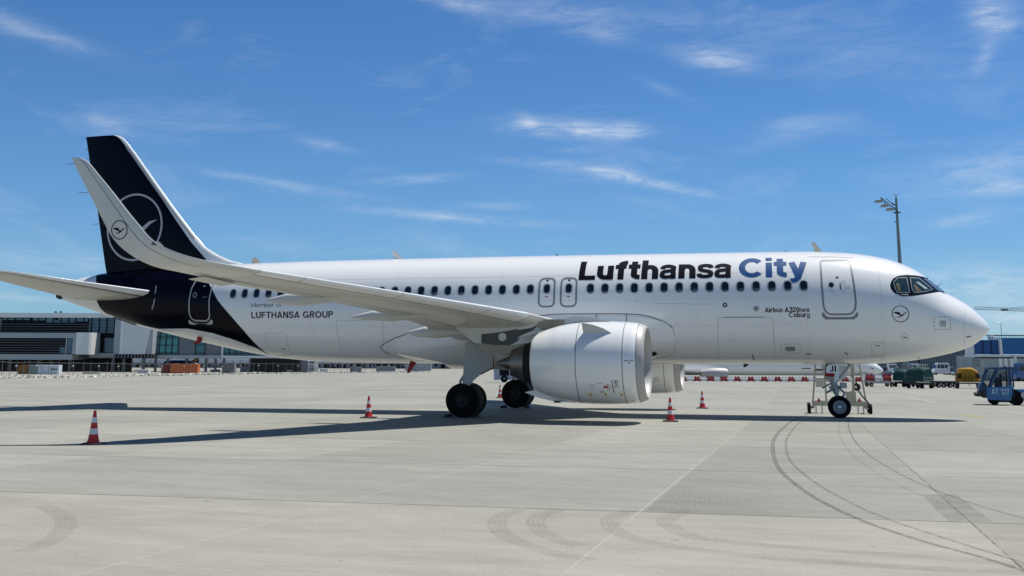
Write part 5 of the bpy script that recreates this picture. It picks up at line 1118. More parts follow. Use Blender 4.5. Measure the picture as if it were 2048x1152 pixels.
# fence
fence_m = M('fence_steel', (.17, .175, .17), .6, metal=.2)
base = [(-60, 758.5), (0, 757), (120, 755.5), (260, 752.5), (400, 749.3), (520, 747.5), (640, 746), (760, 744.8), (860, 743.8)]
P = [G(x, y) for x, y in base]; org = P[0]
fe = thing('perimeter_fence', 'long mesh perimeter fence with leaning posts and small lamps along the apron edge', 'fence', tuple(org))
def along(k, n): u_ = k/n*(len(P)-1); i = min(int(u_), len(P)-2); return P[i]*(1-(u_-i))+P[i+1]*(u_-i)
m = MB(); NPOST = 78; tops = []
for k in range(NPOST):
    q = along(k, NPOST-1); q = q+np.array([random.uniform(-.2, .2), random.uniform(-.3, .3), 0]); hh = 2.5+random.uniform(-.08, .08); ln = random.uniform(-.06, .06)
    t1 = q+np.array([ln, 0, hh]); tops.append(t1); b = MB(); b.tube(q, t1, .042, .036, 6); b.tube(t1, t1+np.array([.18, -.25, .28]), .025, .025, 5); b.build('post', fence_m, fe, 40, tuple(org))
b = MB()
for a, c in zip(tops[:-1], tops[1:]): b.tube(a-[0, 0, .05], c-[0, 0, .05], .03, n=5); b.tube(a-[0, 0, 2.3], c-[0, 0, 2.3], .025, n=5)
b.build('rail', fence_m, fe, 40, tuple(org))
lampm = M('small_lamp_white', (.8, .8, .78), .4)
b = MB()
for k in range(0, NPOST, 3): q = tops[k]-np.array([0, 0, .55]); b.cbox(q[0]-.14, q[0]+.14, q[1]-.2, q[1]-.08, q[2]-.1, q[2]+.1, .03)
b.build('warning_lamp', lampm, fe, 0, tuple(org))
mesh_m = stain('fence_mesh', (.10, .10, .10), .09, 30); b = MB()
for a, c in zip(tops[:-1], tops[1:]): b.add([a-[0, 0, .1], c-[0, 0, .1], c-[0, 0, 2.35], a-[0, 0, 2.35]], [(0, 1, 2, 3)])
b.build('mesh', mesh_m, fe, 0, tuple(org))
# rubble, concrete feet and weeds along the fence
b = MB(); rng = random.Random(3)
def rock(mb, q, s):
    v = [(q[0]+s*rng.uniform(.7, 1.2)*dx, q[1]+s*.7*rng.uniform(.7, 1.2)*dy, q[2]+(0 if dz < 0 else s*.75*rng.uniform(.6, 1.1))) for dz in (-1, 1) for dx, dy in ((-1, -1), (1, -1), (1, 1), (-1, 1))]
    mb.add(v, [(0, 1, 2, 3), (4, 5, 6, 7), (0, 1, 5, 4), (1, 2, 6, 5), (2, 3, 7, 6), (3, 0, 4, 7)])
for k in range(3200):
    q = along(k, 3199)+np.array([rng.uniform(-.6, .6), 0, 0])+FH*rng.uniform(-3.5, 5.0); rock(b, q, rng.choice((.14, .22, .34, .5))*(1 if k < 2000 else .7))
structure(b.build('rubble', M('rubble_pale', (.58, .56, .48), .9, var=.3, vscale=2), smooth=0), 'stuff')
b = MB()
for k in range(1400):
    u_ = rng.random()**1.3*.42; q = along(u_*1000, 999)+FH*rng.uniform(-2.4, -.4); s = rng.uniform(.1, .42); a = rng.uniform(0, 6.28)
    b.add([q+[s*.5*math.cos(a), s*.5*math.sin(a), 0], q-[s*.5*math.cos(a), s*.5*math.sin(a), 0], q+[rng.uniform(-.1, .1), rng.uniform(-.1, .1), s]], [(0, 1, 2)])
for (cx_, cy_, rr_) in ((1868, 747, 3.5), (1876, 747.5, 2.5), (2044, 762, 5), (2058, 761, 5)):
    g0 = G(cx_, cy_)
    for k in range(500):
        q = g0+RH*rng.uniform(-rr_, rr_)+FH*rng.uniform(-rr_, rr_); s = rng.uniform(.1, .35); a = rng.uniform(0, 6.28)
        b.add([q+[s*.7*math.cos(a), s*.7*math.sin(a), 0], q-[s*.7*math.cos(a), s*.7*math.sin(a), 0], q+[rng.uniform(-.1, .1), rng.uniform(-.1, .1), s]], [(0, 1, 2)])
structure(b.build('weeds', M('weed_green', (.07, .12, .03), .8, var=.4, vscale=3), smooth=0), 'stuff')

# ---- tree line on the horizon (one far mass)
b = MB(); tr = random.Random(11); Ht = 520
for k in range(5200):
    px = tr.uniform(-40, 2100); h_ = tr.uniform(0, 1)**.8*(3.5+1.8*math.sin(px*.021)+1.2*math.sin(px*.063+1)); q = atH(px, 730, Ht+tr.uniform(0, 25)); q[2] = -1.8+h_; s = tr.uniform(.5, 1.3); a = tr.uniform(0, 6.28); c_ = tr.uniform(-.6, .6)
    b.add([q+[s*math.cos(a), s*math.sin(a), c_*s], q+[s*math.cos(a+2.1), s*math.sin(a+2.1), -c_*s], q+[s*math.cos(a+4.2)*.6, s*math.sin(a+4.2)*.6, s]], [(0, 1, 2)])
structure(b.build('far_woods', M('far_foliage', (.06, .085, .055), .9, var=.4, vscale=.3), smooth=0), 'stuff')

# ---- plastic barriers
bw = M('barrier_white', (.66, .66, .64), .5, var=.06); brd = M('barrier_red', (.25, .012, .016), .5, var=.12)
Hb = 160
def barrier_mesh(w=.96):
    m = MB(); pl = [(-w/2, .05), (-w/2+.05, .0), (-w/2+.18, .0), (-w/2+.22, .06), (w/2-.22, .06), (w/2-.18, 0), (w/2-.05, 0), (w/2, .05), (w/2-.06, .35), (w/2-.13, .70), (w/2-.2, .74), (.12, .74), (.08, .62), (-.08, .62), (-.12, .74), (-w/2+.2, .74), (-w/2+.13, .70), (-w/2+.06, .35)]
    n = len(pl); v = [(x, (-.22 if z < .4 else -.10), z) for x, z in pl]+[(x, (.22 if z < .4 else .10), z) for x, z in pl]
    m.add(v, [tuple(range(n)), tuple(range(2*n-1, n-1, -1))]+[(i, i+n, (i+1) % n+n, (i+1) % n) for i in range(n)]); return m
protoB = {}
for ci, (cm, cn) in enumerate(((brd, 'red'), (bw, 'white'))):
    protoB[ci] = barrier_mesh().build('water_barrier', cm, None, 0)
nb = 0
gx = [1367+13.45*k for k in range(31)]
for k, px in enumerate(gx):
    ci = k % 2; q = atH(px, 762, Hb); q[2] = gzh(Hb); o = protoB[ci] if k < 2 else protoB[ci].copy()
    if k >= 2: COL.objects.link(o)
    o.location = q; o.rotation_euler = (0, 0, YAW+random.uniform(-.04, .04)); o['category'] = 'barrier'; o['group'] = 'red and white plastic barriers in a row behind the aircraft'
    ORD = ['first', 'second', 'third', 'fourth', 'fifth', 'sixth', 'seventh', 'eighth', 'ninth', 'tenth', 'eleventh', 'twelfth', 'thirteenth', 'fourteenth', 'fifteenth', 'last']
    lab = ORD[k//2]+(' red' if ci == 0 else ' white')+' plastic barrier from the left in the alternating row behind the aircraft'
    o['label'] = lab

#@@BG2
# ---- second white airliner behind, nose to the right
w2 = BG(1766, 185, 'background_airliner', 'white airliner parked behind, its nose visible under the main aircraft', 'airliner')
m = MB(); rgs = []; npx_ = [(1767, 742, .04), (1764.5, 741, .28), (1759, 739.6, .62), (1750, 737.6, 1.02), (1742, 735.8, 1.28), (1728, 733.8, 1.50), (1700, 732.8, 1.58), (1600, 732, 1.6), (1400, 731.5, 1.6), (1250, 731, 1.6), (1150, 729, 1.3), (1050, 725, .3)]
for x, y, r_ in npx_:
    qx, qz = w2.q(x, y, 0); rgs.append([(qx, r_*math.cos(a), qz+r_*math.sin(a)) for a in [2*math.pi*i/40 for i in range(40)]])
m.loft(rgs); w2f = m.build('fuselage', white, w2.e, 50)
m = MB(); m.prism([w2.q(x, y, -1.62) for x, y in ((1722, 748), (1752, 750), (1748, 756), (1738, 761), (1724, 761))], -1.66, -1.6); gdr = m.build('gear_door', white, w2.e, 0)
qx, qz = w2.q(1736, 757.5, -1.7); m = flat_text(fit_text('NX', qx, qx+.62, qz, qz+.38), -1.69); m.build('door_lettering', ink, gdr, 0)
m = MB()
for x, y in ((1741, 736), (1737, 736.3), (1745, 737.2)): qx, qz = w2.q(x, y, -1.3); m.box(qx-.06, qx+.06, -1.42, -1.30, qz-.1, qz+.1)
for x, y in ((1607, 737), (1616, 737.2)): qx, qz = w2.q(x, y, -1.5); m.box(qx-.35, qx+.35, -1.62, -1.5, qz-.06, qz+.06)
m.build('fuselage_marking', ink, w2.e, 0)
m = MB(); qx, qz = w2.q(1432, 749.5, -5); m.lathe([(-2.6, .55), (-1.4, .85), (0, .95), (1.4, .9), (1.9, .74), (1.85, .66), (.9, .62)], (qx, -5, qz+.2), 'x', 32); m.build('engine', lipm, w2.e, 50)
m = MB(); q0_ = w2.q(1400, 748, 0); m.add([(q0_[0]+3, -1.3, q0_[1]), (q0_[0]-4, -1.3, q0_[1]+.1), (q0_[0]-9, -12, q0_[1]+.9), (q0_[0]-7.3, -12, q0_[1]+.9), (q0_[0]+3, -1.3, q0_[1]+.35), (q0_[0]-4, -1.3, q0_[1]+.2), (q0_[0]-9, -12, q0_[1]+.97), (q0_[0]-7.3, -12, q0_[1]+1.05)], [(0, 1, 2, 3), (4, 5, 6, 7), (0, 3, 7, 4), (1, 2, 6, 5), (2, 3, 7, 6)]); m.build('wing', wingp, w2.e, 0)
m = MB(); m.tube((w2.q(1702, 745, 0)[0], 0, .2), (w2.q(1702, 745, 0)[0], 0, w2.q(1702, 746, 0)[1]), .08, n=8); m.build('landing_gear', steel, w2.e, 40)
m = MB(); m.lathe([(-.12, .1), (-.12, .3), (.12, .3), (.12, .1)], (w2.q(1702, 745, 0)[0], 0, .3), 'y', 20); m.build('tyre', rubber, w2.e, 40)

# ---- transit bus behind the wheels
bu = BG(1030, 138, 'apron_bus', 'pale blue grey apron bus seen between the main wheels and the engine', 'bus')
a, b_, z0, z1 = bu.rect(988, 1150, 714, 762, 0); busb = M('bus_pale_blue', (.30, .36, .46), .35, coat=.4)
m = MB(); m.cbox(a, b_, 0, 2.8, .32, 3.0, .12); bb_ = m.build('body', busb, bu.e, 0)
m = MB()
for k in range(8): x = a+.7+k*1.35; m.box(x, x+1.2, -.03, .02, .85, 2.5)
m.build('window', dglass, bu.e, 0)
m = MB(); m.box(a-.03, a+.02, .3, 2.5, 1.2, 2.6); m.build('windshield', dglass, bu.e, 0)
m = MB(); 
for x in (a+1.05, a+1.75, a+3.05, a+3.8): m.box(x, x+.05, -.04, .02, .4, 2.6)
m.build('door_post', ink, bu.e, 0)
for x in (a+1.3, b_-2.5): m = MB(); m.lathe([(-.02, .12), (-.02, .40), (.05, .48), (.25, .48)], (x, 0, .48), 'y', 24); m.build('wheel', rubber, bu.e, 40)
m = MB(); m.box(a+2.2, a+3.6, -.05, .0, .30, .42); m.build('skirt_strip', fwhite, bu.e, 0)

# ---- carts, dollies
tarp = M('green_tarpaulin', (.006, .055, .048), .8, var=.3, vscale=2.5, bump=.5, bscale=3); deckm = M('dolly_dark_steel', (.03, .03, .028), .6, var=.3, vscale=3); tarpy = M('mustard_tarpaulin', (.36, .185, .012), .8, var=.25, vscale=2, bump=.4, bscale=3); galv = M('galvanised', (.4, .4, .38), .4, metal=.5)
def running_gear(o, x0_, x1_, w=1.5, z=.45, deck=deckm, towl=True):
    m = MB(); m.box(x0_, x1_, 0, w, z, z+.10); m.box(x0_+.1, x1_-.1, .1, .2, z-.12, z-.002); m.box(x0_+.1, x1_-.1, w-.2, w-.1, z-.12, z-.002)
    if towl: m.tube((x0_, w/2, z-.02), (x0_-.7, w/2, .30), .03, n=6)
    m.build('deck', deck, o, 0)
    for x in (x0_+.4, x1_-.4):
        for y in (.08, w-.08):
            m = MB(); m.lathe([(-.07, .05), (-.07, .18), (-.05, .21), (.05, .21), (.07, .18), (.07, .05)], (x, y, .21), 'y', 20); m.build('wheel', rubber, o, 40)
            m = MB(); m.lathe([(-.075, .001), (-.072, .10)], (x, y, .21), 'y', 12); m.build('hub', galv, o, 40)
def covered_cart(px, H, L, lab, rz=0, ht=1.85, mat=tarp, nm='covered_baggage_cart', wd=1.5, end=1):
    o = BG(px, H, nm, lab, 'baggage cart', 'baggage carts and dollies near the tug'); o.e.rotation_euler = (0, 0, YAW+rz); e = o.e
    m = MB(); y0 = -wd/2; m.box(-L/2, L/2, y0, -y0, .45, .55); m.box(-L/2+.1, L/2-.1, y0+.1, y0+.2, .33, .448); m.box(-L/2+.1, L/2-.1, -y0-.2, -y0-.1, .33, .448); m.tube((end*L/2, 0, .42), (end*(L/2+.6), 0, .28), .03, n=6); m.build('deck', deckm, e, 0)
    for x in (-L/2+.3, L/2-.3):
        for y in (y0+.1, -y0-.1):
            m = MB(); m.lathe([(-.07, .03), (-.07, .18), (-.05, .21), (.05, .21), (.07, .18), (.07, .03)], (x, y, .21), 'y', 20); m.build('wheel', rubber, e, 40)
    rg = []; NN = 16; rr_ = random.Random(int(px))
    ph = [rr_.uniform(0, 6) for _ in range(4)]
    for k in range(NN+1):
        x = -L/2+L*k/NN; edge = min(k, NN-k)/3; kk = min(1, .88+.12*edge); r_ = []
        for i in range(19):
            t = math.pi*i/18; yy_ = math.cos(t); zz_ = math.sin(t); sx_ = math.copysign(abs(yy_)**.55, yy_); sz_ = abs(zz_)**.7
            wob = .035*math.sin(5*t+ph[0]+x*2)+.03*math.sin(x*5+ph[1]+i*.9)+.02*math.sin(11*t+ph[2])
            r_.append((x, sx_*wd/2*1.02*kk+wob*.5, .62+(ht-.62)*sz_*kk+wob*zz_-(.05*math.sin(x*3+ph[3]) if zz_ > .5 else 0)))
        rg.append(r_)
    m = MB(); m.loft(rg, closed=False, caps=False); m.add(rg[0], [tuple(range(19))]); m.add(rg[-1], [tuple(range(19))]); m.build('tarpaulin', mat, e, 50)
    m = MB(); xe = end*(L/2+.03)
    for y in (y0+.05, -y0-.05): m.tube((xe, y, .55), (xe, y, 1.25), .022, n=6)
    for z in (.75, 1.0): m.tube((xe, y0+.05, z), (xe, -y0-.05, z), .018, n=6)
    for y in (-.35, 0, .35): m.tube((xe, y, .55), (xe, y, 1.0), .015, n=6)
    m.build('end_rack', galv if mat is tarp else deckm, e, 40); return o
covered_cart(1809, 112, 1.7, 'smaller green tarpaulin baggage cart on the left, partly behind the larger green one', -1.15, 1.75)
covered_cart(1840, 103, 2.1, 'larger rounded green tarpaulin baggage cart nearer the camera, beside the empty dollies', -1.05, 1.95)
yc_ = covered_cart(1936, 103, 1.5, 'mustard yellow covered baggage cart with two dark openings', 1.30, 1.95, tarpy, 'yellow_baggage_cart', 2.0, -1)
m = MB()
for y_a, y_b in ((-.92, -.62), (.62, .92)): m.box(-.86, -.80, y_a, y_b, .95, 1.42)
m.build('side_opening', M('dark_opening', (.03, .012, .004), .8), yc_.e, 0)
m = MB()
for y_ in (-.3, .0, .3): m.box(-.84, -.79, y_-.02, y_+.02, .62, 1.4)
m.build('tarpaulin_strap', M('strap_brown', (.16, .08, .01), .8), yc_.e, 0)
for px, lab in ((1883, 'empty flat baggage dolly coupled right behind the green carts'), (1906, 'empty flat baggage dolly coupled to the yellow cart')):
    o = BG(px, 108, 'flat_dolly', lab, 'dolly', 'baggage carts and dollies near the tug'); running_gear(o.e, -.62, .62, z=.50)
    m = MB()
    for k in range(6): m.tube((-.55+k*.22, .05, .63), (-.55+k*.22, 1.45, .63), .03, n=6)
    m.build('roller', galv, o.e, 40)
o = BG(1764, 112, 'flat_trailer', 'low flat trailer carrying red and white barriers behind the nose gear', 'trailer'); running_gear(o.e, -1.45, 1.45, z=.46, deck=galv); tl = o
for k, (dx, cm_, lab) in enumerate(((-1.0, brd, 'red barrier piece at the left end of the flat trailer load'), (-.1, bw, 'white barrier piece in the middle of the flat trailer load'), (.8, brd, 'red barrier piece at the right end of the flat trailer load'))):
    ob = barrier_mesh(.9).build('stacked_barrier', cm_, None, 0, label=lab, category='barrier'); q = tl.org+RH*dx+FH*.7; ob.location = (q[0], q[1], tl.org[2]+.565); ob.rotation_euler = (0, 0, YAW)
m = MB(); a_ = tl.org+RH*.2+FH*1.2; pl = [(-1.3, 0), (1.2, 0), (1.5, .45), (1.0, .55), (-.9, .2)]
ob = MB().prism(pl, -.03, .03).build('grey_sheet', facade, None, 0, label='grey sheet panel standing on the flat trailer behind its red barriers', category='panel'); ob.location = (a_[0], a_[1], tl.org[2]+1.0); ob.rotation_euler = (0, 0, YAW)
mm_ = MB(); mm_.tube((-.8, 0, -.44), (-.8, 0, 0.02), .03, n=6); mm_.tube((.8, 0, -.44), (.8, 0, .02), .03, n=6); mm_.build('prop', galv, ob, 0)

# ---- tug AT 127
Htg = 53.5
tg = BG(1985, Htg, 'aircraft_tug', 'blue airport tug with glazed cab and white AT 127 on its side', 'tug'); e = tg.e; e.rotation_euler = (0, 0, YAW-.37); e.scale = (.93, 1, 1)
tb = M('tug_blue', (.004, .13, .34), .4, coat=.4, var=.08, vscale=3); tbd = M('tug_dark_blue', (.005, .045, .13), .45, var=.1)
def TP(pts): return [tg.q(x, y, 0) for x, y in pts]
m = MB(); m.prism(TP([(1974, 797), (1973, 781), (1977, 775), (2027, 772), (2026, 777), (2024, 783), (2021, 801), (1980, 800)]), 0, 1.5); bod = m.build('body', tb, e, 0)
m = MB(); m.prism(TP([(1959, 788), (1958, 778), (1962, 767), (1967, 763), (1975.5, 772), (1972.5, 781), (1973.3, 796), (1965, 795)]), .06, 1.44); m.build('hood', tbd, bod, 0)
m = MB(); m.prism(TP([(1985, 801.5), (2019, 802), (2019, 804.5), (1990, 804.5)]), .2, 1.3); m.build('chassis', deckm, bod, 0)
m = MB(); m.prism(TP([(2031, 783), (2036, 779), (2110, 779), (2110, 800), (2040, 799), (2040, 790)]), .05, 1.45); m.build('rear_body', tb, e, 0)
m = MB()
for y in (0.02, 1.38):
    for pa in ([(1959.5, 776), (1963.5, 776), (1978.5, 737), (1975, 737)], [(1979, 775), (1984, 775), (1997, 740), (1993, 740)], [(2016, 773), (2019.5, 773), (2017.5, 739), (2014.5, 739)], [(2024.5, 773), (2028, 773), (2024.5, 739), (2021.5, 739)]): m.prism(TP(pa), y, y+.1)
m.prism(TP([(1974.5, 737.5), (1976, 734.8), (2024, 733.8), (2025.5, 738.5), (1995, 740)]), 0, 1.5); cab = m.build('cab', tbd, e, 0)
tgl = stain('tug_glass', (.03, .05, .06), .55, 1); m = MB(); m.prism(TP([(1985, 772), (2015.8, 771.5), (2013.8, 741), (1997.5, 741)]), .045, .055); m.prism(TP([(1964, 773), (1978, 773), (1992, 741), (1979, 741)]), .045, .055); m.build('cab_glass', tgl, cab, 0)
m = MB(); m.cbox(*[tg.q(x, 760, 0)[0] for x in (1990, 2000)], .5, 1.0, tg.q(1990, 775, 0)[1], tg.q(1990, 756, 0)[1], .04); m.cbox(*[tg.q(x, 760, 0)[0] for x in (2001, 2005)], .5, 1.0, tg.q(1990, 775, 0)[1], tg.q(1990, 748, 0)[1], .03); m.build('seat', deckm, cab, 0)
m = MB(); m.tube((tg.q(1980, 775, 0)[0], .7, tg.q(1980, 775, 0)[1]), (tg.q(1987, 764, 0)[0], .7, tg.q(1987, 764, 0)[1]), .03, n=8); m.lathe([(-.02, .17), (.02, .17)], (tg.q(1987, 764, 0)[0], .7, tg.q(1987, 764, 0)[1]), 'x', 20); m.build('steering_wheel', deckm, cab, 40)
m = MB()
for x0_, x1_, y0_, y1_ in ((1951.5, 1957, 786, 793), (1957.5, 1964.5, 783, 793), (1966, 1972, 781, 796)): a, b_, z0, z1 = tg.rect(x0_, x1_, y0_, y1_, 0); m.cbox(a, b_, -.06, .3, z0, z1, .03); m.cbox(a, b_, 1.2, 1.56, z0, z1, .03)
m.build('bumper', deckm, e, 0)
for x, r_ in ((2031, .38), (1988, .24)):
    for y in (.02, 1.3): m = MB(); m.lathe([(-.02, .01), (-.02, r_*.8), (.02, r_), (.2, r_), (.24, r_*.8), (.24, .01)], (tg.q(x, 790, 0)[0], y+(.04 if y < 1 else 0), r_), 'y', 28); m.build('wheel', rubber, e, 40)
m = MB(); m.lathe([(-.09, .001), (-.085, .15)], (tg.q(2046, 790, 0)[0], .05, .5), 'y', 20); m.build('fuel_cap', galv, e, 40)
a0_ = tg.q(1983.5, 788.5, 0); a1_ = tg.q(2016.5, 777.5, 0); m = flat_text(fit_text('AT 127', a0_[0], a1_[0], a0_[1], a1_[1], .13, .12), -.006); m.build('fleet_lettering', M('fleet_white', (.55, .66, .72), .5), bod, 0)
m = MB(); 
for x in (2024, 2026): a, b_, z0, z1 = tg.rect(x, x+.8, 777, 795, 0); m.box(a, b_, -.02, 0.001, z0, z1)
m.build('body_seam', tbd, bod, 0)
m = MB(); a, b_, z0, z1 = tg.rect(2008, 2014, 731.8, 734.2, 0); m.cbox(a, b_, .6, .8, z0, z1, .02); m.build('beacon', deckm, cab, 0)

# ---- parked vehicles at right
def veh(kind, px0, px1, pyt, H, lab, col, nm='parked_van', cat='van', flip=False):
    o = BG((px0+px1)/2, H, nm, lab, cat, 'vehicles parked in front of the glass hall'); a, b_, _, z1 = o.rect(px0, px1, pyt, 750, 0); L_ = b_-a; h = z1; w = 1.9
    m_ = bpy.data.materials.get('paint_'+col) or M('paint_'+col, {'white': (.72, .73, .74), 'silver': (.42, .44, .46), 'dark': (.05, .055, .07), 'blue': (.04, .12, .3)}[col], .3, coat=.5)
    if kind == 'van': pr = [(0, .35), (0, .9), (.03, 1.0), (.16, h*.52), (.30, h*.93), (.34, h), (.97, h), (1.0, h*.95), (1.0, .35)]
    else: pr = [(0, .3), (0, .65), (.04, .78), (.26, .88), (.38, h), (.74, h), (.90, .9), (.99, .85), (1.0, .3)]
    pr = [((1-x if flip else x), z) for x, z in pr]; m = MB(); m.prism([(a+x*L_, z) for x, z in pr], 0, w); bd_ = m.build('body', m_, o.e, 0)
    m = MB()
    if kind == 'van': wz = [(.24, h*.56), (.33, h*.86), (.44, h*.86), (.44, h*.56)], [(.47, h*.56), (.47, h*.86), (.68, h*.86), (.68, h*.56)], [(.71, h*.56), (.71, h*.86), (.93, h*.86), (.93, h*.56)]
    else: wz = [(.30, .88), (.40, h-.1), (.55, h-.1), (.55, .88)], [(.57, .88), (.57, h-.1), (.73, h-.1), (.84, .9)]
    for q in wz: m.prism([(a+(1-x if flip else x)*L_, z) for x, z in q], -.015, w+.015)
    m.build('window', glass, o.e, 0)
    m = MB(); u0, u1 = ((.165, .298) if kind == 'van' else (.27, .375)); zz0, zz1 = ((h*.56, h*.9) if kind == 'van' else (.92, h-.05))
    xs2 = [a+(1-u if flip else u)*L_ for u in (u0, u1)]; sgn = .02 if flip else -.02
    m.add([(xs2[0]+sgn, .15, zz0), (xs2[0]+sgn, w-.15, zz0), (xs2[1]+sgn, w-.15, zz1), (xs2[1]+sgn, .15, zz1)], [(0, 1, 2, 3)]); m.build('windshield', glass, o.e, 0)
    for u in (.17, .83):
        for y in (.0, w-.2): m = MB(); m.lathe([(-.02, .1), (-.02, .28), (0, .33), (.2, .33), (.22, .1)], (a+(1-u if flip else u)*L_, y, .33), 'y', 18); m.build('wheel', rubber, o.e, 40)
    return o
veh('van', 1866, 1899, 725.5, 300, 'tall white van, largest of the vehicles parked beyond the green carts', 'white')
veh('van', 1838, 1863, 728.5, 310, 'silver van parked left of the tall white van', 'silver', flip=True)
veh('car', 1897, 1914, 733, 296, 'white car just right of the tall white van', 'white', 'parked_car', 'car', True)
veh('car', 1908, 1926, 736, 285, 'silver car left of the yellow cart', 'silver', 'parked_car', 'car')
veh('car', 1955, 1978, 735, 270, 'white car right of the yellow cart', 'white', 'parked_car', 'car')
veh('van', 1778, 1800, 727.5, 330, 'white van above the flat trailer, left of the light mast', 'white', flip=True)
veh('car', 1762, 1778, 733, 325, 'silver car just above the nose of the parked airliner behind', 'silver', 'parked_car', 'car')
veh('car', 1787, 1803, 735.5, 300, 'white car above the green carts, left of the light mast', 'white', 'parked_car', 'car')
veh('van', 1821, 1838, 727, 340, 'white van immediately right of the light mast foot', 'white')
veh('car', 1758, 1772, 737, 290, 'dark car right above the nose tip of the airliner behind', 'dark', 'parked_car', 'car')
veh('car', 1826, 1842, 735, 290, 'silver car behind the larger green cart', 'silver', 'parked_car', 'car')
veh('van', 2030, 2062, 726, 175, 'blue vehicle at the right edge under the air bridge', 'blue')
# ---- glass hall
gh = BG(1880, 380, 'glass_hall', 'long blue grey glass hall with vertical fins behind the parked vehicles', 'building')
m = MB(); zt_ = gh.q(1900, 690, 0)[1]; a = gh.q(1740, 720, 0)[0]; b_ = gh.q(1950, 720, 0)[0]; m.box(a, b_, 0, 25, 0, zt_); wl0 = m.build('wall', M('hall_glass', (.07, .12, .17), .2, var=.5, vscale=.35, spec=.7), gh.e, 0)
m = MB()
for k in range(64): x = a+(b_-a)*k/63; m.box(x-.07, x+.07, -.5, -.01, 0, zt_)
m.build('fin_panel', M('hall_fin', (.30, .36, .40), .5), gh.e, 0)
m = MB()
for z in np.arange(1.6, zt_, 1.7): m.box(a, b_, -.25, -.02, z-.05, z+.05)
m.build('rail', dglass, gh.e, 0)
ro = MB(); ro.box(a, b_, -1, 26, zt_, zt_+.4); ro.build('roof', facade, gh.e, 0)
ls_ = BG(1800, 400, 'low_shed', 'low dark shed with white stripes behind the parked cars', 'building'); ls_.box('wall', M('shed_dark_blue', (.03, .045, .09), .5, var=.3), 1740, 1870, 722, 752, dep=10, ground=True)
m = MB()
for y in (724.5, 729, 733): ls_.box('', None, 1745, 1860, y, y+1.2, dy=-.3, dep=.25, mb=m)
m.build('stripe', facl, ls_.e, 0)
# ---- air bridge
Hj = 185
jb = BG(2010, Hj, 'air_bridge', 'blue passenger air bridge with grey supports right of the nose', 'air bridge')
jbl = M('bridge_blue', (.005, .12, .33), .4, var=.08, vscale=.5); jbd = M('bridge_dark_blue', (.005, .075, .24), .45)
m = MB(); a, b_, z0, z1 = jb.rect(2003.5, 2160, 676, 708.5, 0); m.box(a, b_, 0, 3, z0, z1); m.build('tunnel', jbl, jb.e, 0)
m = MB(); a, b_, z0, z1 = jb.rect(1949, 1998, 680, 708.5, 0); m.box(a, b_, .2, 2.8, z0, z1); hd = m.build('cab', jbd, jb.e, 0)
m = MB(); 
for x in (1966, 1983): a, b_, z0, z1 = jb.rect(x, x+1.2, 680, 708, 0); m.box(a, b_, .1, .18, z0, z1)
m.build('cab_joint', blackv, hd, 0)
m = MB(); a, b_, z0, z1 = jb.rect(1998.2, 2003.3, 677, 709, 0); m.box(a, b_, -.25, 3.2, z0, z1); m.build('frame', facl, jb.e, 0); m = MB(); a, b_, z0, z1 = jb.rect(1944.5, 1948.8, 690, 709.5, 0); m.box(a, b_, .1, 2.9, z0, z1); m.build('frame', facl, jb.e, 0)
m = MB(); a, b_, z0, z1 = jb.rect(1944, 2160, 709.7, 714, 0); m.box(a, b_, -.1, 3.1, z0, z1); m.build('floor_beam', facl, jb.e, 0)
m = MB(); a, b_, z0, z1 = jb.rect(1962, 2160, 714.2, 717, 0); m.box(a, b_, .3, 2.6, z0, z1); m.build('undercarriage', deckm, jb.e, 0)
m = MB(); a, b_, z0, z1 = jb.rect(1975, 2160, 670, 671.2, 0); m.box(a, b_, 0, .08, z0, z1); m.box(a, b_, 2.9, 2.98, z0, z1)
for k in range(40): x = a+(b_-a)*k/39; m.box(x-.03, x+.03, 0.01, .07, z0-.45, z0)
m.build('roof_rail', deckm, jb.e, 0)
m = MB(); a, b_, z0, z1 = jb.rect(1984, 1991, 671.5, 679.5, 0); m.cbox(a, b_, .6, 1.6, z0, z1, .05); m.build('roof_unit', fwhite, jb.e, 0)
m = MB(); a, b_, z0, z1 = jb.rect(1974, 1992, 716.5, 735, 0); m.box(a, b_, .6, 2.4, z0, z1); a, b_, z0, z1 = jb.rect(1978, 1983, 735, 755, 0); m.box(a, b_, .6, 1.0, 0, z1); m.box(a, b_, 2.0, 2.4, 0, z1); m.build('support_leg', facade, jb.e, 0)
m = MB(); a, b_, z0, z1 = jb.rect(2027, 2032, 711, 760, 0); m.box(a, b_, -.5, -.2, 0, z1); m.build('column', facl, jb.e, 0)
wb = BG(2012, 230, 'white_service_building', 'white flat roofed service building under the air bridge', 'building')
m = MB(); a, b_, z0, z1 = wb.rect(1946, 2200, 712, 750, 0); m.box(a, b_, 0, 8, 0, z1); m.build('wall', M('service_wall', (.33, .36, .38), .6, var=.2, vscale=.6), wb.e, 0)
m = MB()
for x in (1998, 2008, 2020): a, b_, z0, z1 = wb.rect(x, x+7, 717, 738, 0); m.box(a, b_, -.1, -.02, z0, z1)
m.build('door', facl, wb.e, 0)
m = MB()
for y in (720, 725, 731): a, b_, z0, z1 = wb.rect(1946, 1975, y, y+1.5, 0); m.box(a, b_, -.15, -.02, z0, z1)
m.build('pipe', louv, wb.e, 0)
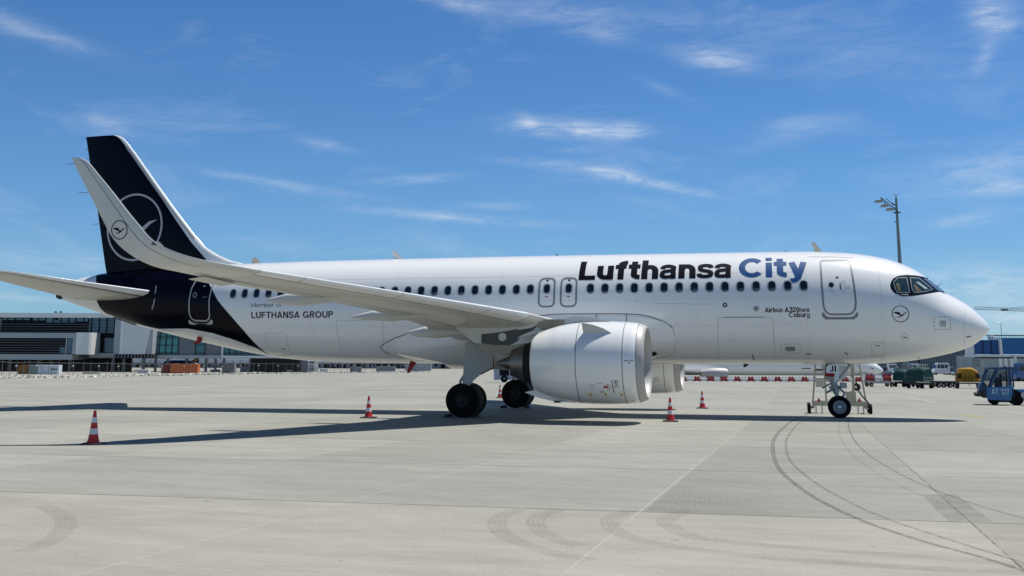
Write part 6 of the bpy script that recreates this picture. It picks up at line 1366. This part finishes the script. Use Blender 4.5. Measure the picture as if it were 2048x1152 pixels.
# ---- street lamp beyond the air bridge
sl_ = BG(2004, 260, 'street_lamp', 'slim grey street lamp with one left arm above the air bridge', 'street lamp'); qt = sl_.q(2001, 645, 0); qa = sl_.q(1991, 645, 0)
m = MB(); m.tube((qt[0]+.0, 0, 0), (qt[0], 0, qt[1]), .10, .07, 8); m.build('pole', galv, sl_.e, 40); m = MB(); m.tube((qt[0], 0, qt[1]), (qa[0], 0, qt[1]), .05, n=6); m.cbox(qa[0], qa[0]+.7, -.12, .12, qt[1]-.06, qt[1]+.08, .03); m.build('lamp_head', galv, sl_.e, 0)
# ---- tower crane jib
cr = BG(2230, 620, 'tower_crane', 'distant tower crane whose lattice jib reaches in from the right edge', 'crane'); crm = M('crane_steel', (.10, .13, .14), .6)
m = MB(); q0_ = cr.q(1948, 618.5, 0); q1_ = cr.q(2230, 630, 0); q2_ = cr.q(1948, 616.3, 0); N_ = 44
for k in range(N_):
    A = [q0_[0]+(q1_[0]-q0_[0])*k/N_, q0_[1]+(q1_[1]-q0_[1])*k/N_]; Bx = [q0_[0]+(q1_[0]-q0_[0])*(k+1)/N_, q0_[1]+(q1_[1]-q0_[1])*(k+1)/N_]; hgt = 1.5
    for y in (-.6, .6): m.tube((A[0], y, A[1]), (Bx[0], y, Bx[1]), .10, n=5); m.tube((A[0], y, A[1]), ((A[0]+Bx[0])/2, 0, A[1]+hgt), .06, n=4); m.tube(((A[0]+Bx[0])/2, 0, A[1]+hgt), (Bx[0], y, Bx[1]), .06, n=4)
    m.tube((A[0], 0, A[1]+hgt), (Bx[0], 0, Bx[1]+hgt), .10, n=5)
m.build('jib', crm, cr.e, 0)
m = MB(); m.box(q1_[0]-.9, q1_[0]+.9, -.9, .9, 0, q1_[1]+9); m.build('tower', crm, cr.e, 0)
m = MB(); c0 = cr.q(2005, 617, 0); m.tube((c0[0], 0, c0[1]), (q1_[0], 0, q1_[1]+9), .09, n=5); m.build('pendant_line', crm, cr.e, 0)
m = MB(); c0 = cr.q(2009, 620, 0); m.box(c0[0]-1.7, c0[0]+1.7, -.8, .8, c0[1]-.5, c0[1]+.5); m.build('trolley', crm, cr.e, 0)
# ---- floodlight mast
Hm = 170
fm = BG(1812, Hm, 'floodlight_mast', 'tall grey floodlight mast with lamp arms on its left, behind the nose', 'floodlight mast'); mm2 = M('mast_grey', (.22, .26, .26), .5, metal=.3, var=.2, vscale=.8)
qt = fm.q(1793, 395, 0); qm = fm.q(1798.5, 520, 0); xm = (qt[0]+qm[0])/2
m = MB(); m.tube((xm, 0, 0), (xm, 0, qt[1]), .52, .17, 14); m.build('pole', mm2, fm.e, 40)
m = MB(); z_ = fm.q(1795, 426, 0)[1]; m.lathe([(0, .2), (0, .6), (.12, .6), (.12, .2)], (xm, 0, z_), 'z', 16); m.build('ring_platform', deckm, fm.e, 40)
def lampunit(px, py, w):
    qx, qz = fm.q(px, py, 0); m = MB(); m.box(qx-w/2, qx+w/2, -.5, .5, qz-.12, qz+.14); m.prism([(qx-w/2-.15, qz-.2), (qx+w/2-.15, qz-.2), (qx+w/2, qz-.12), (qx-w/2, qz-.12)], -.55, .55); m.build('floodlight', M('lamp_housing', (.32, .34, .33), .5) if 'lamp_housing' not in bpy.data.materials else bpy.data.materials['lamp_housing'], fm.e, 0)
lampunit(1758, 402.5, 1.05); lampunit(1769, 411.5, .95); lampunit(1781, 418.5, 1.1)
m = MB()
for (x0_, y0_, x1_, y1_, yy2) in ((1759, 395, 1793, 419, -.4), (1762, 396, 1793, 422, .4), (1772, 397, 1789, 411, 0), (1783, 405, 1793, 412, 0), (1764, 397, 1764, 402, -.3), (1770, 403, 1770, 411, .3)):
    a = fm.q(x0_, y0_, 0); c = fm.q(x1_, y1_, 0); m.tube((a[0], yy2, a[1]), (c[0], yy2*.2, c[1]), .06, n=6)
m.build('lamp_arm', deckm, fm.e, 40)
m = MB(); m.tube((xm, 0, qt[1]), (xm, 0, qt[1]+.45), .04, n=6)
for s in (-1, 1): m.tube((xm, 0, qt[1]+.4), (xm+s*.26, 0, qt[1]+.42), .03, n=6); m.lathe([(0, .0), (.05, .09), (.12, .1)], (xm+s*.28, 0, qt[1]+.38), 'z', 10)
m.build('anemometer', deckm, fm.e, 40)
m = MB(); qx, qz = fm.q(1790, 444, 0); m.lathe([(-.1, .02), (-.08, .1), (.08, .1), (.1, .02)], (xm-.42, 0, qz), 'z', 10); m.tube((xm-.42, 0, qz+.1), (xm, 0, qz+.1), .03, n=6); m.build('camera_dome', deckm, fm.e, 40)
m = MB(); m.cbox(xm-.55, xm+.55, -.55, .55, 0, 2.4, .05); m.build('foot_cabinet', colm, fm.e, 0)
